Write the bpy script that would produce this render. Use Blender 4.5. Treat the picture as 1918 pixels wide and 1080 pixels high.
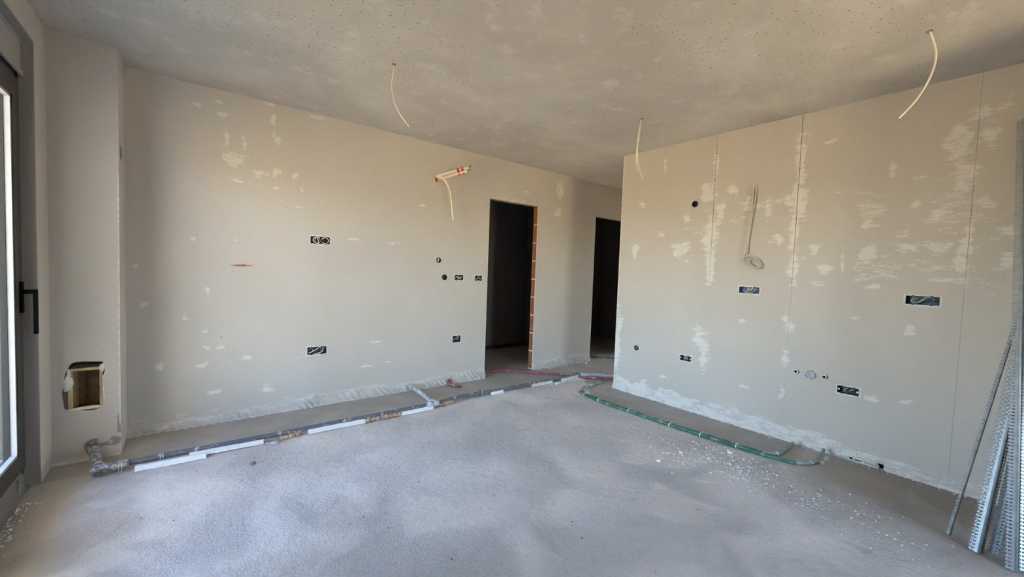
import bpy, math, random
import numpy as np
from mathutils import Vector, Matrix, noise as mnoise

random.seed(7)
S = bpy.context.scene
COL = S.collection
for o in list(bpy.data.objects):
    bpy.data.objects.remove(o)

# ------------------------------------------------------------------ measures (metres)
H = 2.70                       # ceiling height
YA = 4.087                     # far wall (doorways), faces -y
XB, YE = 3.931, 2.945          # right wall plane and its free end
XC = -0.681                    # window wall on the left
YC, XCO = 3.760, -0.364        # boxed column in the corner: front plane, right edge
YBK = -2.00                    # rear window wall, at the end of a recess behind the camera
XN, YN = 1.82, -0.85           # left corner of that recess
XM, YM = 3.22, -0.30           # right corner of that recess
TA = 0.085                     # partition thickness

# ------------------------------------------------------------------ camera
cam = bpy.data.cameras.new('camera')
co = bpy.data.objects.new('camera', cam)
COL.objects.link(co)
S.camera = co
cam.sensor_width = 36.0
cam.lens = 760.27 / 1918 * 36.0
cam.clip_start = 0.02
r = Vector((0.782581469, -0.621511647, 0.035909844))
u = Vector((0.000451166, 0.058248215, 0.998302029))
f = Vector((0.622548023, 0.781236468, -0.045864378))
co.matrix_world = Matrix(((r.x, u.x, -f.x, 0), (r.y, u.y, -f.y, 0), (r.z, u.z, -f.z, 1.3468), (0, 0, 0, 1)))

# ------------------------------------------------------------------ sky, sun, window portals, exposure
SUN_EL, SUN_AZ = math.radians(42), math.atan2(0.998, 0.05)
w = bpy.data.worlds.new('sky')
S.world = w
w.use_nodes = True
wn = w.node_tree.nodes
sky = wn.new('ShaderNodeTexSky')
sky.sky_type = 'NISHITA'
sky.sun_disc = False
sky.sun_elevation = SUN_EL
sky.sun_rotation = SUN_AZ
sky.air_density = 1.0
sky.dust_density = 1.0
w.node_tree.links.new(sky.outputs[0], wn['Background'].inputs[0])
wn['Background'].inputs[1].default_value = 1.12
sl = bpy.data.lights.new('sun', 'SUN')
sl.energy = 26.0
sl.color = (1.0, 0.90, 0.74)
sl.angle = math.radians(0.6)
so = bpy.data.objects.new('sun', sl)
COL.objects.link(so)
sd = Vector((math.sin(SUN_AZ) * math.cos(SUN_EL), math.cos(SUN_AZ) * math.cos(SUN_EL), math.sin(SUN_EL)))
so.rotation_euler = (-sd).to_track_quat('-Z', 'Y').to_euler()
so.location = (15, 2, 15)

DY0, DY1, DZ = 1.72, 3.50, 2.515          # balcony door opening in the left wall
WX0, WX1, WZ = 1.85, 2.88, 2.48           # opening in the wall behind the camera
CY0, CY1, CZ = 3.15, 3.50, 2.10            # window at the end of the corridor
def portal(name, loc, rot, sx, sy):
    l = bpy.data.lights.new(name, 'AREA')
    l.shape = 'RECTANGLE'
    l.size, l.size_y = sx, sy
    l.cycles.is_portal = True
    o = bpy.data.objects.new(name, l)
    o.location, o.rotation_euler = loc, rot
    COL.objects.link(o)
portal('balcony_door_portal', (XC - 0.30, (DY0 + DY1) / 2, DZ / 2), (0, -math.pi / 2, 0), DZ, DY1 - DY0)
portal('corridor_window_portal', (7.1, (CY0 + CY1) / 2, CZ / 2), (0, math.pi / 2, 0), CZ, CY1 - CY0)
portal('rear_window_portal', ((WX0 + WX1) / 2, YBK - 0.32, WZ / 2), (math.pi / 2, 0, 0), WX1 - WX0, WZ)

S.view_settings.view_transform = 'Standard'
S.view_settings.look = 'None'
S.view_settings.gamma = 1.0
S.view_settings.use_curve_mapping = False
S.view_settings.exposure = 2.15
S.cycles.max_bounces = 12
S.cycles.diffuse_bounces = 8
S.cycles.transparent_max_bounces = 12
S.cycles.caustics_reflective = False
S.cycles.caustics_refractive = False
S.cycles.sample_clamp_indirect = 0.0

# ------------------------------------------------------------------ helpers
class MB:
    """collects vertices and faces in world space"""
    def __init__(s):
        s.v, s.f = [], []
    def add(s, vs, fs):
        n = len(s.v)
        s.v += [tuple(p) for p in vs]
        s.f += [tuple(i + n for i in q) for q in fs]
        return s
    def quad(s, a, b, c, d):
        return s.add([a, b, c, d], [(0, 1, 2, 3)])
    def box(s, a, b):
        (x0, y0, z0), (x1, y1, z1) = a, b
        vs = [(x, y, z) for x in (x0, x1) for y in (y0, y1) for z in (z0, z1)]
        return s.add(vs, [(0, 1, 3, 2), (4, 6, 7, 5), (0, 4, 5, 1), (2, 3, 7, 6), (0, 2, 6, 4), (1, 5, 7, 3)])
    def obox(s, c, ax, ay, az):
        """box from centre and three half-axis vectors"""
        c, ax, ay, az = Vector(c), Vector(ax), Vector(ay), Vector(az)
        vs = [c + i * ax + j * ay + k * az for i in (-1, 1) for j in (-1, 1) for k in (-1, 1)]
        return s.add(vs, [(0, 1, 3, 2), (4, 6, 7, 5), (0, 4, 5, 1), (2, 3, 7, 6), (0, 2, 6, 4), (1, 5, 7, 3)])
    def tube(s, pts, rad, seg=8, smooth=0, caps=True, wob=0.0):
        pts = [Vector(p) for p in pts]
        if smooth:
            out = []
            P = [pts[0] * 2 - pts[1]] + pts + [pts[-1] * 2 - pts[-2]]
            for i in range(1, len(P) - 2):
                for k in range(smooth):
                    t = k / smooth
                    a, b, c, d = P[i - 1], P[i], P[i + 1], P[i + 2]
                    out.append(0.5 * ((2 * b) + (c - a) * t + (2 * a - 5 * b + 4 * c - d) * t * t + (3 * b - a - 3 * c + d) * t ** 3))
            pts = out + [pts[-1]]
        n = len(pts)
        rads = rad if isinstance(rad, (list, tuple)) else [rad] * n
        if len(rads) != n:
            rads = [rads[min(len(rads) - 1, int(i * len(rads) / n))] for i in range(n)]
        vs, fs = [], []
        T0 = (pts[1] - pts[0]).normalized()
        N = T0.orthogonal().normalized()
        for i, p in enumerate(pts):
            T = (pts[min(i + 1, n - 1)] - pts[max(i - 1, 0)]).normalized()
            N = (N - T * N.dot(T)).normalized()
            B = T.cross(N)
            for k in range(seg):
                a = 2 * math.pi * k / seg
                rr = rads[i] * (1 + wob * (random.random() - .5))
                vs.append(p + (N * math.cos(a) + B * math.sin(a)) * rr)
        for i in range(n - 1):
            for k in range(seg):
                k2 = (k + 1) % seg
                fs.append((i * seg + k, i * seg + k2, (i + 1) * seg + k2, (i + 1) * seg + k))
        if caps:
            fs.append(tuple(range(seg - 1, -1, -1)))
            fs.append(tuple(range((n - 1) * seg, n * seg)))
        return s.add(vs, fs)
    def ring(s, c, ax, n1, n2, r0, r1, depth, seg=20):
        """open cup / collar: outer radius r1, inner radius r0, from centre c along ax by depth"""
        c, ax, n1, n2 = Vector(c), Vector(ax), Vector(n1), Vector(n2)
        prof = [(r1, 0), (r1, depth), (r0, depth), (r0, 0)]
        vs, fs = [], []
        for k in range(seg):
            a = 2 * math.pi * k / seg
            d = n1 * math.cos(a) + n2 * math.sin(a)
            for rr, h in prof:
                vs.append(c + d * rr + ax * h)
        for k in range(seg):
            k2 = (k + 1) % seg
            for j in range(4):
                j2 = (j + 1) % 4
                fs.append((k * 4 + j, k * 4 + j2, k2 * 4 + j2, k2 * 4 + j))
        return s.add(vs, fs)
    def disc(s, c, n1, n2, rad, seg=20):
        c, n1, n2 = Vector(c), Vector(n1), Vector(n2)
        return s.add([c + (n1 * math.cos(2 * math.pi * k / seg) + n2 * math.sin(2 * math.pi * k / seg)) * rad for k in range(seg)], [tuple(range(seg))])
    def lump(s, c, size, amp=0.3, sub=2, seed=0, sq=(1, 1, 1)):
        import bmesh
        bm = bmesh.new()
        bmesh.ops.create_icosphere(bm, subdivisions=sub, radius=1.0)
        vs = []
        for v in bm.verts:
            k = 1 + amp * mnoise.noise(v.co * 1.7 + Vector((seed * 3.1, seed, 0)))
            vs.append((c[0] + v.co.x * size * sq[0] * k, c[1] + v.co.y * size * sq[1] * k, c[2] + v.co.z * size * sq[2] * k))
        fs = [tuple(v.index for v in q.verts) for q in bm.faces]
        bm.free()
        return s.add(vs, fs)

def link(name, mb, mat, parent=None, smooth=False, root=None, wear=None):
    me = bpy.data.meshes.new(name)
    off = Vector((0, 0, 0))
    if parent is not None:
        q = parent
        while q is not None:
            off += q.location
            q = q.parent
    me.from_pydata([(p[0] - off.x, p[1] - off.y, p[2] - off.z) for p in mb.v], [], mb.f)
    if mat is not None:
        me.materials.append(mat)
    if smooth:
        me.polygons.foreach_set('use_smooth', [True] * len(me.polygons))
    if wear is not None:
        at = me.color_attributes.new('wear', 'FLOAT_COLOR', 'POINT')
        at.data.foreach_set('color', np.asarray(wear, dtype=np.float32).ravel())
    me.update()
    o = bpy.data.objects.new(name, me)
    COL.objects.link(o)
    if parent is not None:
        o.parent = parent
    return o

def struct(name, mb, mat, smooth=False, wear=None, parent=None):
    o = link(name, mb, mat, parent, smooth, wear=wear)
    if parent is None:
        o['kind'] = 'structure'
    return o

def thing(name, label, cat, loc, group=None):
    o = bpy.data.objects.new(name, None)
    o.empty_display_size = 0.05
    o.location = loc
    COL.objects.link(o)
    o['label'], o['category'] = label, cat
    if group:
        o['group'] = group
    return o

def tag(o, label, cat, group=None):
    o['label'], o['category'] = label, cat
    if group:
        o['group'] = group
    return o

# value noise on arrays
_lat = np.random.default_rng(3).random((512, 512))
def vn(x, y, s=0):
    x = np.asarray(x, float) + 37.3 * s + 100
    y = np.asarray(y, float) + 71.9 * s + 100
    xi, yi = np.floor(x).astype(int), np.floor(y).astype(int)
    fx, fy = x - xi, y - yi
    fx, fy = fx * fx * (3 - 2 * fx), fy * fy * (3 - 2 * fy)
    g = lambda a, b: _lat[a % 512, b % 512]
    return (g(xi, yi) * (1 - fx) + g(xi + 1, yi) * fx) * (1 - fy) + (g(xi, yi + 1) * (1 - fx) + g(xi + 1, yi + 1) * fx) * fy
def fbm(x, y, s=0, o=4):
    t, a, n = 0, .5, 0
    for k in range(o):
        t = t + a * vn(x * 2 ** k, y * 2 ** k, s + k)
        n += a
        a *= .55
    return t / n

# ------------------------------------------------------------------ materials
class NT:
    def __init__(s, name):
        s.m = bpy.data.materials.new(name)
        s.m.use_nodes = True
        s.t = s.m.node_tree
        s.b = s.t.nodes['Principled BSDF']
    def n(s, typ, **kw):
        nd = s.t.nodes.new(typ)
        for k, v in kw.items():
            if k.startswith('_'):
                setattr(nd, k[1:], v)
        return nd
    def l(s, a, b):
        s.t.links.new(a, b)
    def obj(s, scale=(1, 1, 1)):
        c = s.n('ShaderNodeTexCoord')
        mp = s.n('ShaderNodeMapping')
        mp.inputs['Scale'].default_value = scale
        g = s.n('ShaderNodeNewGeometry')
        s.l(g.outputs['Position'], mp.inputs['Vector'])   # world position: same as object space for unmoved surfaces
        return mp.outputs[0]
    def noise(s, scale, detail=4, vec=None, rough=.55, dist=0.0):
        nd = s.n('ShaderNodeTexNoise')
        nd.inputs['Scale'].default_value = scale
        nd.inputs['Detail'].default_value = detail
        nd.inputs['Roughness'].default_value = rough
        nd.inputs['Distortion'].default_value = dist
        if vec is not None:
            s.l(vec, nd.inputs['Vector'])
        return nd.outputs['Fac']
    def ramp(s, v, lo, hi, a=0.0, b=1.0):
        nd = s.n('ShaderNodeMapRange', _interpolation_type='SMOOTHSTEP')
        s.l(v, nd.inputs[0])
        for i, x in enumerate((lo, hi, a, b)):
            nd.inputs[1 + i].default_value = x
        return nd.outputs[0]
    def math(s, op, a, b):
        nd = s.n('ShaderNodeMath', _operation=op)
        for i, x in enumerate((a, b)):
            if isinstance(x, (int, float)):
                nd.inputs[i].default_value = x
            else:
                s.l(x, nd.inputs[i])
        return nd.outputs[0]
    def mix(s, fac, a, b):
        nd = s.n('ShaderNodeMix', _data_type='RGBA')
        for i, x in ((0, fac), (6, a), (7, b)):
            if isinstance(x, (int, float)):
                nd.inputs[i].default_value = x
            elif isinstance(x, tuple):
                nd.inputs[i].default_value = (*x, 1)
            else:
                s.l(x, nd.inputs[i])
        return nd.outputs[2]
    def color(s, c):
        if isinstance(c, tuple):
            s.b.inputs['Base Color'].default_value = (*c, 1)
        else:
            s.l(c, s.b.inputs['Base Color'])
    def bump(s, h, strength, dist):
        nd = s.n('ShaderNodeBump')
        nd.inputs['Strength'].default_value = strength
        nd.inputs['Distance'].default_value = dist
        s.l(h, nd.inputs['Height'])
        s.l(nd.outputs[0], s.b.inputs['Normal'])
    def rough(s, v):
        if isinstance(v, (int, float)):
            s.b.inputs['Roughness'].default_value = v
        else:
            s.l(v, s.b.inputs['Roughness'])
        return s

def simple(name, col, rough=.6, metal=0.0, var=.15, scale=30, bump=0.0, dirt=None, dirt_lo=.5, dirt_hi=.65, dirt_scale=None):
    m = NT(name)
    v = m.noise(scale, 4, m.obj())
    dark = tuple(c * (1 - var) for c in col)
    light = tuple(min(1, c * (1 + var)) for c in col)
    c = m.mix(m.ramp(v, .3, .7), dark, light)
    if dirt is not None:
        d = m.noise(dirt_scale or scale * 1.3, 6, m.obj(), rough=.65)
        c = m.mix(m.ramp(d, dirt_lo, dirt_hi), c, dirt)
    m.color(c)
    m.rough(rough)
    m.b.inputs['Metallic'].default_value = metal
    if bump:
        m.bump(m.noise(scale * 3, 4, m.obj()), .6, bump)
    return m.m

def plaster(name, base, patch, streak=(9, 9, 42), grey=(.30, .29, .29)):
    m = NT(name)
    p = m.obj()
    big = m.noise(1.1, 3, p)
    c = m.mix(m.ramp(big, .35, .65), tuple(x * .965 for x in base), tuple(x * 1.03 for x in base))
    fine = m.noise(38, 5, p, .6)
    c = m.mix(m.ramp(fine, .35, .75, 0, .35), c, tuple(x * .93 for x in base))
    at = m.n('ShaderNodeAttribute', _attribute_name='wear')
    sp = m.n('ShaderNodeSeparateColor')
    m.l(at.outputs['Color'], sp.inputs[0])
    st = m.noise(1.0, 7, m.obj(streak), .72, .5)
    gr = m.noise(85, 4, p, .7)
    ns = m.math('ADD', m.math('MULTIPLY', m.math('SUBTRACT', st, .5), 2.6), m.math('MULTIPLY', m.math('SUBTRACT', gr, .5), 1.3))
    on = m.ramp(sp.outputs[0], .0, .12)
    fac = m.math('MULTIPLY', on, m.ramp(m.math('ADD', sp.outputs[0], ns), .38, .80))
    c = m.mix(m.math('MULTIPLY', fac, .75), c, patch)
    c = m.mix(m.ramp(sp.outputs[1], .25, .75), c, (.42, .13, .06))
    g2 = m.math('ADD', sp.outputs[2], m.math('MULTIPLY', m.math('SUBTRACT', fine, .5), 1.2))
    c = m.mix(m.ramp(g2, .4, .7), c, grey)
    # a few small pock marks
    vo = m.n('ShaderNodeTexVoronoi')
    vo.inputs['Scale'].default_value = 9
    m.l(p, vo.inputs['Vector'])
    sel = m.n('ShaderNodeSeparateColor')
    m.l(vo.outputs['Color'], sel.inputs[0])
    dot = m.math('MULTIPLY', m.ramp(vo.outputs['Distance'], .045, .03), m.ramp(sel.outputs[0], .80, .82))
    c = m.mix(m.math('MULTIPLY', dot, .7), c, (.09, .08, .07))
    m.color(c)
    m.rough(.92)
    m.b.inputs['Specular IOR Level'].default_value = .2
    hh = m.math('ADD', m.math('MULTIPLY', m.noise(150, 4, p), .5), m.math('MULTIPLY', m.noise(14, 4, p), .9))
    hh = m.math('ADD', hh, m.math('MULTIPLY', fac, .25))
    m.bump(hh, .28, .006)
    return m.m

M = {}
M['wall'] = plaster('skim_plaster', (.558, .530, .505), (.76, .75, .74))
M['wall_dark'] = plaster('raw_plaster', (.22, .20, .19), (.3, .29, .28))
M['reveal'] = plaster('rough_render', (.36, .34, .32), (.45, .43, .41))

M['sill'] = plaster('raw_sill_concrete', (.21, .20, .19), (.4, .39, .38))

def ceiling_mat():
    m = NT('ceiling_skim')
    p = m.obj()
    big = m.noise(.9, 5, p, .6, .6)
    c = m.mix(m.ramp(big, .35, .68), (.525, .50, .47), (.64, .61, .58))
    cl = m.noise(6, 6, p, .65)
    c = m.mix(m.ramp(cl, .52, .72, 0, .7), c, (.70, .67, .64))
    dots = None
    for sc, lo, thr, seed in ((15, .55, .075, 0), (34, .72, .10, 9)):
        vo = m.n('ShaderNodeTexVoronoi', _voronoi_dimensions='2D')
        vo.inputs['Scale'].default_value = sc
        wob = m.n('ShaderNodeVectorMath', _operation='ADD')
        m.l(p, wob.inputs[0])
        wob.inputs[1].default_value = (seed, seed * .7, 0)
        m.l(wob.outputs[0], vo.inputs['Vector'])
        sel = m.n('ShaderNodeSeparateColor')
        m.l(vo.outputs['Color'], sel.inputs[0])
        wd = m.math('ADD', vo.outputs['Distance'], m.math('MULTIPLY', m.math('SUBTRACT', m.noise(90, 2, p), .5), .08))
        d = m.math('MULTIPLY', m.ramp(wd, thr, thr * .55), m.ramp(sel.outputs[0], lo, lo + .02))
        dots = d if dots is None else m.math('MAXIMUM', dots, d)
    region = m.ramp(m.noise(.8, 2, p), .34, .50)
    dots = m.math('MULTIPLY', dots, region)
    m.color(m.mix(m.math('MULTIPLY', dots, .8), c, (.12, .10, .085)))
    m.rough(.95)
    m.b.inputs['Specular IOR Level'].default_value = .15
    h = m.math('ADD', m.math('MULTIPLY', m.noise(120, 5, p, .65), 1.0), m.math('MULTIPLY', cl, .8))
    h = m.math('SUBTRACT', h, m.math('MULTIPLY', dots, .6))
    m.bump(h, .6, .010)
    return m.m
M['ceiling'] = ceiling_mat()

def floor_mat():
    m = NT('cement_screed')
    p = m.obj()
    at = m.n('ShaderNodeAttribute', _attribute_name='wear')
    sp = m.n('ShaderNodeSeparateColor')
    m.l(at.outputs['Color'], sp.inputs[0])
    big = m.noise(1.3, 5, p, .6, .4)
    c = m.mix(m.ramp(big, .35, .68), (.655, .615, .60), (.77, .73, .72))
    sp1 = m.noise(70, 6, p, .7)
    c = m.mix(m.ramp(sp1, .50, .72, 0, .5), c, (.74, .73, .72))
    c = m.mix(m.ramp(sp1, .46, .26, 0, .5), c, (.44, .41, .38))
    smooth = m.mix(m.ramp(m.noise(3.5, 5, p, .6), .35, .7), (.385, .355, .325), (.455, .425, .395))
    c = m.mix(sp.outputs[0], c, smooth)
    gr1 = m.noise(170, 4, p, .75)
    notsm = m.math('SUBTRACT', 1.0, sp.outputs[0])
    c = m.mix(m.math('MULTIPLY', notsm, m.ramp(gr1, .40, .28, 0, .65)), c, (.30, .29, .28))
    c = m.mix(m.math('MULTIPLY', notsm, m.ramp(gr1, .60, .74, 0, .7)), c, (.86, .85, .85))
    dust = m.math('ADD', sp.outputs[1], m.math('MULTIPLY', m.math('SUBTRACT', m.noise(55, 6, p, .7), .5), 2.2))
    c = m.mix(m.ramp(dust, .55, .9, 0, .9), c, (.80, .79, .77))
    c = m.mix(m.math('MULTIPLY', sp.outputs[2], .6), c, (.27, .235, .205))  # painted shade of the right front floor, as a brown tint
    stain = m.ramp(m.noise(2.2, 4, p, .6, 1.0), .62, .75, 0, .35)
    c = m.mix(stain, c, (.33, .29, .24))
    m.color(c)
    m.rough(.93)
    m.b.inputs['Specular IOR Level'].default_value = .2
    rough_amt = m.math('MULTIPLY', m.math('SUBTRACT', 1.0, m.math('MULTIPLY', sp.outputs[0], .75)), m.ramp(m.noise(1.9, 4, p, .6, .8), .38, .62, .35, 1.15))
    h = m.math('ADD', m.noise(95, 6, p, .7), m.math('MULTIPLY', m.noise(26, 5, p, .6), 1.2))
    m.bump(m.math('MULTIPLY', m.math('SUBTRACT', h, 1.1), rough_amt), .9, .018)
    return m.m
M['floor'] = floor_mat()

M['grey_pipe'] = simple('grey_drain_plastic', (.115, .13, .16), .5, var=.15, scale=14, dirt=(.55, .54, .53), dirt_lo=.56, dirt_hi=.64, dirt_scale=30)
M['dirty_pipe'] = simple('plaster_caked_plastic', (.16, .165, .18), .7, var=.2, scale=20, bump=.004, dirt=(.46, .44, .42), dirt_lo=.48, dirt_hi=.58, dirt_scale=40)
M['dusty_pipe'] = simple('plaster_coated_plastic', (.50, .52, .56), .8, var=.15, scale=24, bump=.004, dirt=(.20, .22, .27), dirt_lo=.58, dirt_hi=.66)
M['dirty_branch'] = simple('smeared_grey_plastic', (.34, .36, .40), .75, var=.2, scale=18, bump=.004, dirt=(.60, .58, .56), dirt_lo=.46, dirt_hi=.58, dirt_scale=24)
M['green'] = simple('green_insulated_hose', (.045, .17, .115), .6, var=.3, scale=9, dirt=(.42, .47, .45), dirt_lo=.50, dirt_hi=.68, dirt_scale=11)
M['green_dusty'] = simple('dusty_green_hose', (.25, .30, .29), .75, var=.2, scale=14, dirt=(.42, .42, .41), dirt_lo=.45, dirt_hi=.65)
M['red'] = simple('red_conduit_plastic', (.33, .07, .085), .6, var=.25, scale=16, dirt=(.50, .40, .40), dirt_lo=.52, dirt_hi=.66, dirt_scale=26)
M['styro'] = simple('white_polystyrene', (.82, .83, .84), .8, var=.05, scale=50, bump=.002)
M['styro_dirty'] = simple('dusty_polystyrene', (.66, .64, .62), .85, var=.1, scale=40, bump=.003)
M['chip'] = simple('chipboard_core', (.48, .33, .20), .9, var=.3, scale=70, bump=.003)
M['foam'] = simple('orange_expanding_foam', (.54, .36, .235), .85, var=.3, scale=45, bump=.006)
M['foam_y'] = simple('yellow_expanding_foam', (.62, .50, .28), .85, var=.25, scale=45, bump=.006)
M['strap'] = simple('galvanised_strap', (.50, .54, .58), .45, .7, var=.15, scale=40)
M['galv'] = simple('galvanised_steel', (.40, .45, .50), .5, .6, var=.12, scale=30)
M['galv_dark'] = simple('dull_galvanised_steel', (.27, .285, .30), .55, .6, var=.25, scale=30)
M['white_wire'] = simple('white_cable_sheath', (.76, .72, .65), .5, var=.06, scale=20)
M['grey_wire'] = simple('grey_cable_sheath', (.42, .42, .40), .5, var=.1, scale=20)
M['dark_wire'] = simple('dark_cable_sheath', (.06, .06, .07), .5, var=.1, scale=20)
M['gold_wire'] = simple('yellow_green_earth_wire', (.40, .42, .18), .5, var=.25, scale=60)
M['cream'] = simple('cream_pipe_insulation', (.80, .73, .60), .7, var=.05, scale=30)
M['tape'] = simple('red_tape', (.52, .02, .04), .45, var=.1, scale=30)
M['blue_box'] = simple('blue_wiring_box_plastic', (.045, .105, .22), .5, var=.2, scale=40)
M['navy_box'] = simple('navy_wiring_box_plastic', (.02, .035, .07), .5, var=.3, scale=50)
M['black_box'] = simple('black_wiring_box_plastic', (.012, .013, .018), .5, var=.2, scale=40)
M['alu'] = simple('grey_brown_aluminium', (.062, .058, .055), .42, .25, var=.06, scale=12)
M['alu_light'] = simple('silver_grey_trim', (.36, .37, .38), .45, .1, var=.06, scale=12)
M['shutter_box'] = simple('grey_shutter_box_plastic', (.42, .41, .395), .5, var=.04, scale=8)
M['black'] = simple('black_painted_metal_and_shade', (.003, .003, .0035), .6, .0, var=.1, scale=30)
M['black'].node_tree.nodes['Principled BSDF'].inputs['Specular IOR Level'].default_value = .05
M['rubber'] = simple('black_gasket', (.012, .012, .012), .7, var=.1, scale=30)
M['brick'] = simple('orange_hollow_brick', (.34, .115, .045), .9, var=.22, scale=26, bump=.003, dirt=(.66, .50, .40), dirt_lo=.60, dirt_hi=.70, dirt_scale=32)
M['mortar'] = simple('white_mortar', (.70, .67, .62), .95, var=.12, scale=40, bump=.004)
M['lintel'] = simple('rough_lintel_concrete', (.30, .23, .18), .95, var=.4, scale=40, bump=.006)
M['wood'] = simple('pale_formwork_timber', (.52, .40, .23), .8, var=.18, scale=20)
M['wood_dark'] = simple('brown_timber_lining', (.20, .135, .07), .85, var=.25, scale=16)
M['concrete'] = simple('bounce_terrace_stone', (.72, .555, .335), .9, var=.06, scale=8)
M['slab'] = simple('outdoor_concrete', (.48, .465, .44), .9, var=.1, scale=8)
M['render'] = simple('white_facade_render', (.78, .77, .74), .9, var=.04, scale=8)
M['ground'] = simple('dry_sandy_ground', (.50, .36, .175), .95, var=.12, scale=.3)
M['crumb'] = simple('white_plaster_crumb', (.80, .79, .77), .95, var=.08, scale=60)
M['dark_crumb'] = simple('grey_mortar_crumb', (.22, .20, .19), .95, var=.2, scale=60)
M['valve'] = simple('dusty_chrome', (.42, .42, .43), .45, .7, var=.2, scale=60)
M['cap'] = simple('grey_pipe_cap', (.30, .32, .36), .6, var=.2, scale=60, dirt=(.55, .55, .56), dirt_lo=.55, dirt_hi=.65)
M['coil'] = simple('plaster_dusted_cable', (.56, .53, .48), .8, var=.1, scale=40, dirt=(.42, .39, .35), dirt_lo=.55, dirt_hi=.7)
M['duct'] = simple('white_plastic_duct', (.60, .60, .59), .6, var=.1, scale=30, dirt=(.40, .38, .36))

def glass():
    m = bpy.data.materials.new('window_glass')
    m.use_nodes = True
    t = m.node_tree
    t.nodes.clear()
    o = t.nodes.new('ShaderNodeOutputMaterial')
    mx = t.nodes.new('ShaderNodeMixShader')
    fr = t.nodes.new('ShaderNodeFresnel')
    fr.inputs[0].default_value = 1.45
    tr = t.nodes.new('ShaderNodeBsdfTransparent')
    tr.inputs[0].default_value = (.93, .95, .94, 1)
    gl = t.nodes.new('ShaderNodeBsdfGlossy')
    gl.inputs['Roughness'].default_value = 0.0
    t.links.new(fr.outputs[0], mx.inputs[0])
    t.links.new(tr.outputs[0], mx.inputs[1])
    t.links.new(gl.outputs[0], mx.inputs[2])
    t.links.new(mx.outputs[0], o.inputs[0])
    return m
M['glass'] = glass()

# ------------------------------------------------------------------ gridded wall sheets with real openings
def lines(a, b, step, extra):
    n = max(1, round((b - a) / step))
    L = sorted(set([round(a + (b - a) * i / n, 5) for i in range(n + 1)]) | set(round(e, 5) for e in extra if a <= e <= b))
    out = [L[0]]
    for x in L[1:]:
        if x - out[-1] > 1e-4:
            out.append(x)
    return out

def sheet(u0, u1, v0, v1, step, rects=(), rings=(), to3d=None, disp=None, wear=None, flip=False, uextra=(), vextra=()):
    """grid in wall coordinates (u along the wall, v up) with rectangular and star-shaped holes cut out.
    rings: (cu, cv, half_u, half_v, radius_function(angle))"""
    ue, ve = list(uextra), list(vextra)
    cuts = list(rects)
    for cu, cv, hu, hv, fn in rings:
        cuts.append((cu - hu, cu + hu, cv - hv, cv + hv))
    for a, b, c, d in cuts:
        ue += [a, b]
        ve += [c, d]
    U, V = np.array(lines(u0, u1, step, ue)), np.array(lines(v0, v1, step, ve))
    nu, nv = len(U), len(V)
    GU, GV = np.meshgrid(U, V, indexing='ij')
    near = np.zeros(GU.shape)
    cu_, cv_ = (U[:-1] + U[1:]) / 2, (V[:-1] + V[1:]) / 2
    keep = np.ones((nu - 1, nv - 1), bool)
    for a, b, c, d in cuts:
        keep &= ~(((cu_ > a) & (cu_ < b))[:, None] & ((cv_ > c) & (cv_ < d))[None, :])
        near = np.maximum(near, ((GU > a - .004) & (GU < b + .004) & (GV > c - .004) & (GV < d + .004)))
    D = disp(GU, GV) * (1 - near) if disp else np.zeros(GU.shape)
    W = np.zeros(GU.shape + (4,))
    W[..., 3] = 1
    if wear:
        for i, q in enumerate(wear(GU, GV)):
            W[..., i] = q
    vs = [to3d(a, b, c) for a, b, c in zip(GU.ravel(), GV.ravel(), D.ravel())]
    wv = list(W.reshape(-1, 4))
    I, J = np.nonzero(keep)
    base = I * nv + J
    q = np.stack([base, base + nv, base + nv + 1, base + 1], 1)
    fs = [tuple(int(k) for k in row) for row in q]
    for cu, cv, hu, hv, fn in rings:
        n0 = len(vs)
        N = 48
        for k in range(N):
            a = 2 * math.pi * k / N
            ca, sa = math.cos(a), math.sin(a)
            t = min(hu / abs(ca) if abs(ca) > 1e-6 else 9, hv / abs(sa) if abs(sa) > 1e-6 else 9)
            rr = min(fn(a), t * .98)
            vs.append(to3d(cu + ca * t, cv + sa * t, 0))
            vs.append(to3d(cu + ca * rr, cv + sa * rr, 0))
            wv += [np.array((0, 0, 0, 1.)), np.array((.35, 0, 0, 1.))]
        for k in range(N):
            k2 = (k + 1) % N
            fs.append((n0 + 2 * k, n0 + 2 * k2, n0 + 2 * k2 + 1, n0 + 2 * k + 1))
        for su in (-1, 1):           # the four corners between the ring's rays and the square
            for sv in (-1, 1):
                ang = math.atan2(sv * hv, su * hu) % (2 * math.pi)
                k = int(ang / (2 * math.pi) * N + 1e-6)
                t = min(hu / max(1e-6, abs(math.cos(2 * math.pi * k / N))), hv / max(1e-6, abs(math.sin(2 * math.pi * k / N))))
                if math.hypot(math.cos(2 * math.pi * k / N) * t - su * hu, math.sin(2 * math.pi * k / N) * t - sv * hv) < 1e-5:
                    continue
                vs.append(to3d(cu + su * hu, cv + sv * hv, 0))
                wv.append(np.array((0, 0, 0, 1.)))
                fs.append((n0 + 2 * k, len(vs) - 1, n0 + 2 * ((k + 1) % N)))
    if flip:
        fs = [t[::-1] for t in fs]
    mb = MB()
    mb.v, mb.f = vs, fs
    return mb, np.array(wv)

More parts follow.
